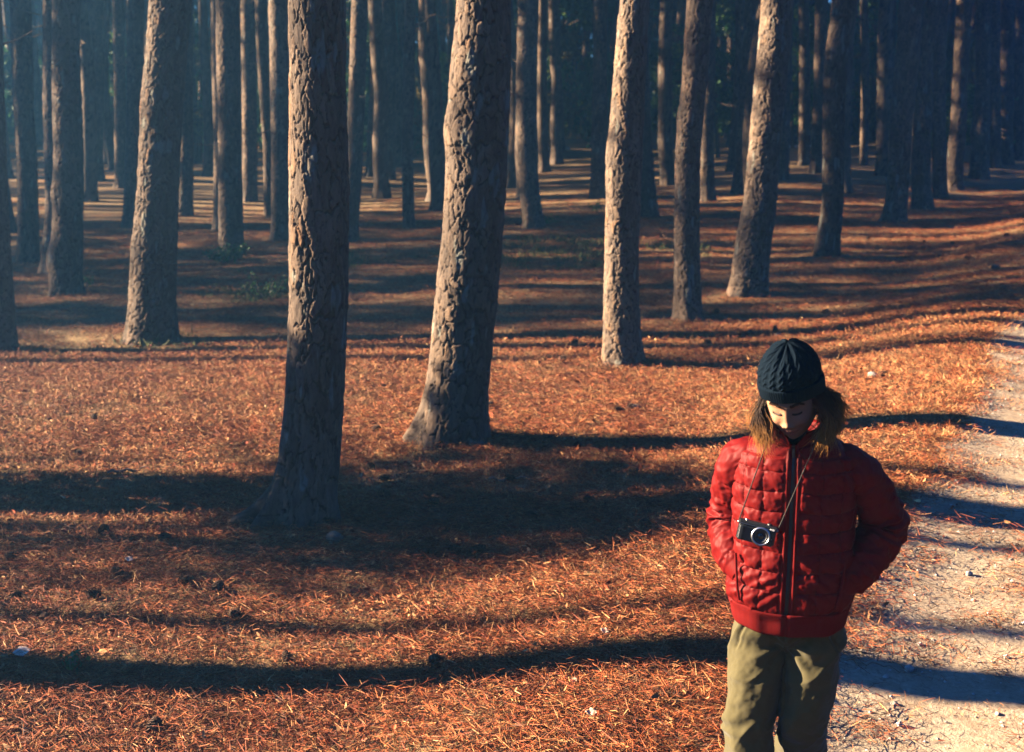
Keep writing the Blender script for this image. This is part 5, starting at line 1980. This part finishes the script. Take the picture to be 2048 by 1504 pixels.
def sleeve(side):
    A, B, Cc = [np.array(q) for q in ARM[side]]
    A0 = A + np.array((-side * 0.055, 0.0, 0.012))
    n, m = 190, 96
    P = bez([A0, A + np.array((side * 0.012, 0, -0.012)), (A + B) / 2 + np.array((side * .016, .005, 0.01)), B, (B + Cc) / 2 + np.array((side * .012, -.004, -.012)), Cc], n)
    L = np.concatenate([[0], np.cumsum(np.linalg.norm(np.diff(P, axis=0), axis=1))])
    T, a, b = frame_along(P, (0, 1, 0))
    rad = np.interp(L / L[-1], [0, .10, .2, .45, .62, .8, .93, 1.0], [.050, .066, .068, .064, .064, .060, .054, .046])
    th = np.linspace(0, 2 * math.pi, m, endpoint=False)[None, :]
    ll = L[:, None] + 0 * th
    ct, st = np.cos(th) + 0 * ll, np.sin(th) + 0 * ll
    row = ll / 0.066 + 0.12 * vnoise(ct * 1.5, st * 1.5, ll * 5, 80 + side)
    sh = seam(row)
    cuff = sstep(0.90, 0.93, ll / L[-1])
    d = (1 - cuff) * 0.0052 * np.clip(sh, 0, 1) ** 0.4
    d = d + (1 - cuff) * np.exp(-(sh / 0.4) ** 2) * 0.0044 * vnoise(ct * 9, st * 9, np.floor(row) * 3.3, 81)
    d = d + (1 - cuff) * 0.006 * fbm(ct * 1.8, st * 1.8, ll * 26, 82 + side, 3)
    el = np.exp(-((ll - L[int(np.argmin(np.linalg.norm(P - B, axis=1)))]) / 0.06) ** 2)
    d = d + el * 0.005 * np.sin(ll * 190 + 2.5 * ct + 2 * vnoise(ct * 2, st * 2, ll * 12, 84))
    wr = vnoise(ct * 1.6 + ll * 3, st * 1.6, ll * 34, 88 + side)
    d = d + (1 - cuff) * 0.007 * (1 - np.abs(wr)) ** 3 * (0.4 + 0.6 * sstep(0.35, 0.6, ll / L[-1]))
    d = d - 0.003 * G(ll / L[-1] - 0.905, .012)
    r = rad[:, None] + d
    co = P[:, None] + r[..., None] * (ct[..., None] * a[:, None] + st[..., None] * b[:, None])
    return new_mesh('sleeve', co.reshape(-1, 3), grid_faces(n, m, True), True, M['nylon'])


for s_ in (-1, 1):
    obj('sleeve', sleeve(s_), jk)
    # slanted pocket welt beside the wrist
    n = 26
    t = np.linspace(0, 1, n)
    thp = s_ * (0.95 - 0.20 * t)
    zp = 1.035 - 0.145 * t
    x, y = torso_pt(thp, zp, 0.013)
    Pw = np.stack([x, y, zp], -1)
    T, a, b = frame_along(Pw, (0, -1, 0))
    ang = np.linspace(0, 2 * math.pi, 10, endpoint=False)
    co = Pw[:, None] + (np.cos(ang)[None, :, None] * a[:, None] * 0.0045 + np.sin(ang)[None, :, None] * b[:, None] * 0.0035)
    obj('pocket_welt', new_mesh('pocket_welt', co.reshape(-1, 3), grid_faces(n, 10, True), True, M['nylon']), jk)

# ---- trousers
def leg_rows(s):
    A, B, Cc = [np.array(q) for q in LEG[s]]
    P = bez([A + np.array((0, 0, .06)), A + np.array((0, 0, -.06)), (A + B) / 2, B, (B + Cc) / 2 + np.array((0, .012, 0)), Cc], 60)
    t = np.linspace(0, 1, 60)
    ra = np.interp(t, [0, .2, .4, .6, .8, 1], [.074, .090, .088, .077, .076, .080])
    rb = np.interp(t, [0, .2, .4, .6, .8, 1], [.084, .100, .096, .084, .082, .088])
    th = np.linspace(0, 2 * math.pi, 40, endpoint=False)
    co = P[:, None] + np.stack([ra[:, None] * np.cos(th), rb[:, None] * np.sin(th), 0 * ra[:, None] + 0 * th], -1)
    co = co.reshape(-1, 3)
    n = len(co)
    f = [grid_faces(60, 40, True)]
    k = np.arange(40)
    return np.concatenate([co, P[:1], P[-1:]]), f + [np.stack([(k + 1) % 40, k, np.full(40, n)], 1), np.stack([n - 40 + k, n - 40 + (k + 1) % 40, np.full(40, n + 1)], 1)]


pc, pf, n0 = [], [], 0
for s_ in (-1, 1):
    c_, f_ = leg_rows(s_)
    pc.append(c_); pf += [q + n0 for q in f_]; n0 += len(c_)
zz = np.linspace(0.715, 0.90, 20)
th = np.linspace(0, 2 * math.pi, 48, endpoint=False)
wa = np.interp(zz, [0.715, 0.76, 0.82, 0.9], [.10, .156, .156, .140])
wb = np.interp(zz, [0.715, 0.76, 0.82, 0.9], [.06, .102, .104, .095])
c_ = np.stack([np.outer(wa, np.cos(th)) - 0.004, np.outer(wb, np.sin(th)) - 0.002, np.repeat(zz[:, None], 48, 1)], -1).reshape(-1, 3)
k = np.arange(48); n = len(c_)
pc.append(np.concatenate([c_, [[0, 0, .715]], [[0, 0, .9]]]))
pf += [q + n0 for q in (grid_faces(20, 48, True), np.stack([(k + 1) % 48, k, np.full(48, n)], 1), np.stack([n - 48 + k, n - 48 + (k + 1) % 48, np.full(48, n + 1)], 1))]
tm = remeshed(np.concatenate(pc), pf, 0.0045, 12, 'trousers')
tc, tn = verts(tm), vnormals(tm)
x, y, z = tc.T
front = sstep(0.3, -0.5, tn[:, 1])
sgn = np.where(x > -0.005, 1.0, -1.0)
lx = x - np.where(x > 0, 0.07, -0.1)
drape = vnoise(lx * 26 + z * 3, y * 16, z * 3.2, 90) + 0.5 * vnoise(lx * 44 - z * 9, y * 32, z * 7, 91)
rid = 1 - np.abs(vnoise(lx * 9 + z * 5.5, y * 8, z * 2.2, 97))
rid2 = 1 - np.abs(vnoise(lx * 12 - z * 9, y * 10, z * 4 + 7, 98))
d = 0.0022 * drape + 0.011 * (rid ** 4 - .3) + 0.007 * (rid2 ** 5 - .2)
ang = np.arctan2(z - 0.735, np.abs(x) + 0.005)                       # creases fanning from the crotch
rr_ = np.hypot(z - 0.735, x)
d = d + 0.0055 * front * np.exp(-((rr_ - 0.08) / 0.07) ** 2) * np.sin(ang * 9 + 2.0 * vnoise(x * 14, z * 14, 0, 92) + 1.2 * sgn)
kz = 0.46
d = d + 0.0038 * np.exp(-((z - kz) / 0.08) ** 2) * np.sin(z * 95 + lx * 60 * sgn + 5 * vnoise(x * 12, z * 10, y * 8, 93)) * (0.5 + 0.5 * vnoise(x * 10, z * 12, y * 10, 95))
d = d + 0.0030 * fbm(x * 26 + z * 12, y * 26, z * 26 - x * 8, 94, 3)
d = d - 0.003 * G(x + 0.002, .0035) * front * (z > 0.73)                 # fly seam
d = d - 0.0025 * G(np.abs(x - np.where(x > 0, 0.07, -0.1)) - 0.0, .0025) * 0
slit = G((np.abs(x) - 0.118) - (0.84 - z) * 0.32, .004) * front * sstep(.70, .72, z)
d = d - 0.004 * slit + 0.002 * G((np.abs(x) - 0.110) - (0.84 - z) * 0.32, .004) * front * sstep(.70, .72, z)
set_verts(tm, tc + tn * d[:, None])
tm.materials.append(M['chino'])
tr_ = obj('trousers', tm, person)

# ---- boots
for s_ in (-1, 1):
    Cc = np.array(LEG[s_][2])
    rows = []
    # profile along the foot from heel to toe
    tt = np.linspace(0, 1, 26)
    th = np.linspace(0, 2 * math.pi, 30, endpoint=False)
    for t_ in tt:
        yy = Cc[1] + 0.075 - 0.285 * t_
        w = np.interp(t_, [0, .05, .2, .45, .7, .9, 1], [.012, .032, .038, .040, .048, .040, .010])
        hgt = np.interp(t_, [0, .05, .15, .35, .5, .7, .9, 1], [.05, .10, .125, .12, .085, .062, .05, .025])
        zc_ = hgt / 2 + 0.012
        rows.append(np.stack([Cc[0] + w * np.sign(np.cos(th)) * np.abs(np.cos(th)) ** .8, np.full(30, yy), zc_ + hgt / 2 * np.sign(np.sin(th)) * np.abs(np.sin(th)) ** .8], -1))
    b_ = obj('boot', new_mesh('boot', np.concatenate(rows), grid_faces(26, 30, True), True, M['boot']), person)
    rows = []
    for t_ in tt:
        yy = Cc[1] + 0.078 - 0.291 * t_
        w = np.interp(t_, [0, .05, .2, .45, .7, .9, 1], [.014, .035, .041, .042, .051, .043, .012])
        rows.append(np.array([(Cc[0] - w, yy, 0.022), (Cc[0] + w, yy, 0.022), (Cc[0] + w, yy, -0.004), (Cc[0] - w, yy, -0.004)]))
    obj('sole', new_mesh('sole', np.concatenate(rows), grid_faces(26, 4, True), False, M['sole']), b_)

# ---- the small camera on its cord
CAM_L = np.array((-0.099, -0.168, 1.127))
cam_rot = Matrix.Rotation(R(10), 3, 'Y') @ Matrix.Rotation(R(-8), 3, 'X')
cr = empty('compact_camera')
root_m = Matrix.Translation(person.location) @ Matrix.Rotation(P_YAW, 4, 'Z')
cr.matrix_world = root_m @ Matrix.Translation(Vector(CAM_L)) @ cam_rot.to_4x4()
tag(cr, 'small black camera with a silver lens ring hanging on a thin cord', 'camera')


def rbox(sx, sy, sz, bev, loc=(0, 0, 0), seg=3):
    bm = bmesh.new(); bmesh.ops.create_cube(bm, size=1)
    for v in bm.verts:
        v.co = (v.co.x * sx, v.co.y * sy, v.co.z * sz)
    bmesh.ops.bevel(bm, geom=bm.edges[:], offset=bev, segments=seg, affect='EDGES')
    bmesh.ops.translate(bm, verts=bm.verts[:], vec=loc)
    return bm


def bm_obj(name, bm, mat, parent):
    me = bpy.data.meshes.new(name); bm.to_mesh(me); bm.free()
    me.polygons.foreach_set('use_smooth', np.zeros(len(me.polygons), bool))
    me.materials.append(mat)
    return obj(name, me, parent)


def lathe(name, prof, mat, parent, loc, nseg=40):
    """prof: (radius, y) pairs; axis along y"""
    th = np.linspace(0, 2 * math.pi, nseg, endpoint=False)
    co = np.concatenate([np.stack([r * np.cos(th) + loc[0], np.full(nseg, yy + loc[1]), r * np.sin(th) + loc[2]], -1) for r, yy in prof])
    return obj(name, new_mesh(name, co, grid_faces(len(prof), nseg, True)[:, ::-1], True, mat), parent)


cb = bm_obj('camera_body', rbox(.116, .030, .052, .005, (0, 0, -.004)), M['cam_black'], cr)
bm_obj('top_plate', rbox(.1165, .0305, .010, .0025, (0, 0, .0275)), M['cam_black'], cr)
bm_obj('trim_line', rbox(.1172, .0312, .0016, .0005, (0, 0, .0222), 1), M['silver'], cr)
bm_obj('grip', rbox(.016, .010, .046, .004, (-.046, -.017, -.005)), M['cam_black'], cr)
lp = (0.016, -0.015, -0.003)
lr = lathe('lens_ring', [(.024, 0), (.0285, -.002), (.0295, -.008), (.0290, -.012), (.0255, -.0135), (.0235, -.013), (.0225, -.010)], M['silver'], cr, lp)
lathe('lens_barrel', [(.0225, -.010), (.0222, -.0115), (.016, -.0105), (.0150, -.008), (.0105, -.0075), (.0100, -.0055)], M['cam_black'], lr, lp)
lathe('lens_glass', [(.0102, -.0060), (.008, -.0072), (.005, -.0080), (.0015, -.0083), (.0001, -.0083)], M['lens'], lr, lp)
lathe('shutter_button', [(.0050, 0), (.0050, -.0022), (.0042, -.003), (.0001, -.003)], M['silver'], cr, (0, 0, 0)).matrix_local = Matrix.Translation((-.036, 0, .0325)) @ Matrix.Rotation(R(-90), 4, 'X')
lathe('mode_dial', [(.0080, 0), (.0082, -.0035), (.0075, -.0045), (.0001, -.0045)], M['cam_black'], cr, (0, 0, 0)).matrix_local = Matrix.Translation((.034, 0, .0325)) @ Matrix.Rotation(R(-90), 4, 'X')
bm_obj('flash_window', rbox(.014, .002, .006, .0008, (.045, -.0155, .0225), 1), M['white'], cr)
lathe('focus_lamp', [(.0018, 0), (.0018, -.0012), (.0001, -.0016)], M['white'], cr, (.048, -.0148, -.006), 12)
Lw = np.array(cam_rot) @ np.array((-.060, 0, .022)) + CAM_L
Rw = np.array(cam_rot) @ np.array((.060, 0, .022)) + CAM_L
Lc, Rc = np.array((-.080, -.108, 1.408)), np.array((.062, -.108, 1.408))
cord = [Lw, Lw * .66 + Lc * .34 + np.array((0, -.012, 0)), Lw * .33 + Lc * .67 + np.array((0, -.016, 0)), Lc, (-.066, -.015, 1.452), (-.045, .040, 1.452), (0, .064, 1.448), (.045, .045, 1.452), (.068, -.01, 1.452), Rc, Rw * .33 + Rc * .67 + np.array((0, -.020, 0)), Rw * .66 + Rc * .34 + np.array((0, -.014, 0)), Rw]
CP_ = bez(cord, 120)
# keep the cord outside the jacket
thv = np.arctan2(CP_[:, 0], -(CP_[:, 1]) + 1e-6)
T, a, b = frame_along(CP_, (0, 1, 0))
ang = np.linspace(0, 2 * math.pi, 8, endpoint=False)
co = CP_[:, None] + 0.0019 * (np.cos(ang)[None, :, None] * a[:, None] + np.sin(ang)[None, :, None] * b[:, None])
# into the camera's own frame
inv = np.linalg.inv(np.array(cam_rot))
co = (co.reshape(-1, 3) - CAM_L) @ inv.T
obj('strap', new_mesh('strap', co, grid_faces(120, 8, True), True, M['strap']), cr)
for s_ in (-1, 1):
    lathe('strap_lug', [(.0001, -.004), (.003, -.004), (.0035, 0), (.003, .004), (.0001, .004)], M['silver'], cr, (s_ * .0595, 0, .022), 12)
# ------------------------------------------------------------------ morning haze between the trunks
bm = bmesh.new(); bmesh.ops.create_cube(bm, size=1)
for v in bm.verts:
    v.co = (v.co.x * 1400, 300 + v.co.y * 900, 9.5 + v.co.z * 25)
me = bpy.data.meshes.new('haze'); bm.to_mesh(me); bm.free()
hm = bpy.data.materials.new('thin_blue_haze'); hm.use_nodes = True
nt_ = hm.node_tree; nt_.nodes.clear()
ho = nt_.nodes.new('ShaderNodeOutputMaterial'); hv = nt_.nodes.new('ShaderNodeVolumePrincipled')
hv.inputs['Color'].default_value = (0.16, 0.45, 0.85, 1)
hv.inputs['Density'].default_value = 0.0037
hv.inputs['Anisotropy'].default_value = 0.7
nt_.links.new(hv.outputs[0], ho.inputs['Volume'])
me.materials.append(hm)
tag(obj('haze', me), kind='stuff')
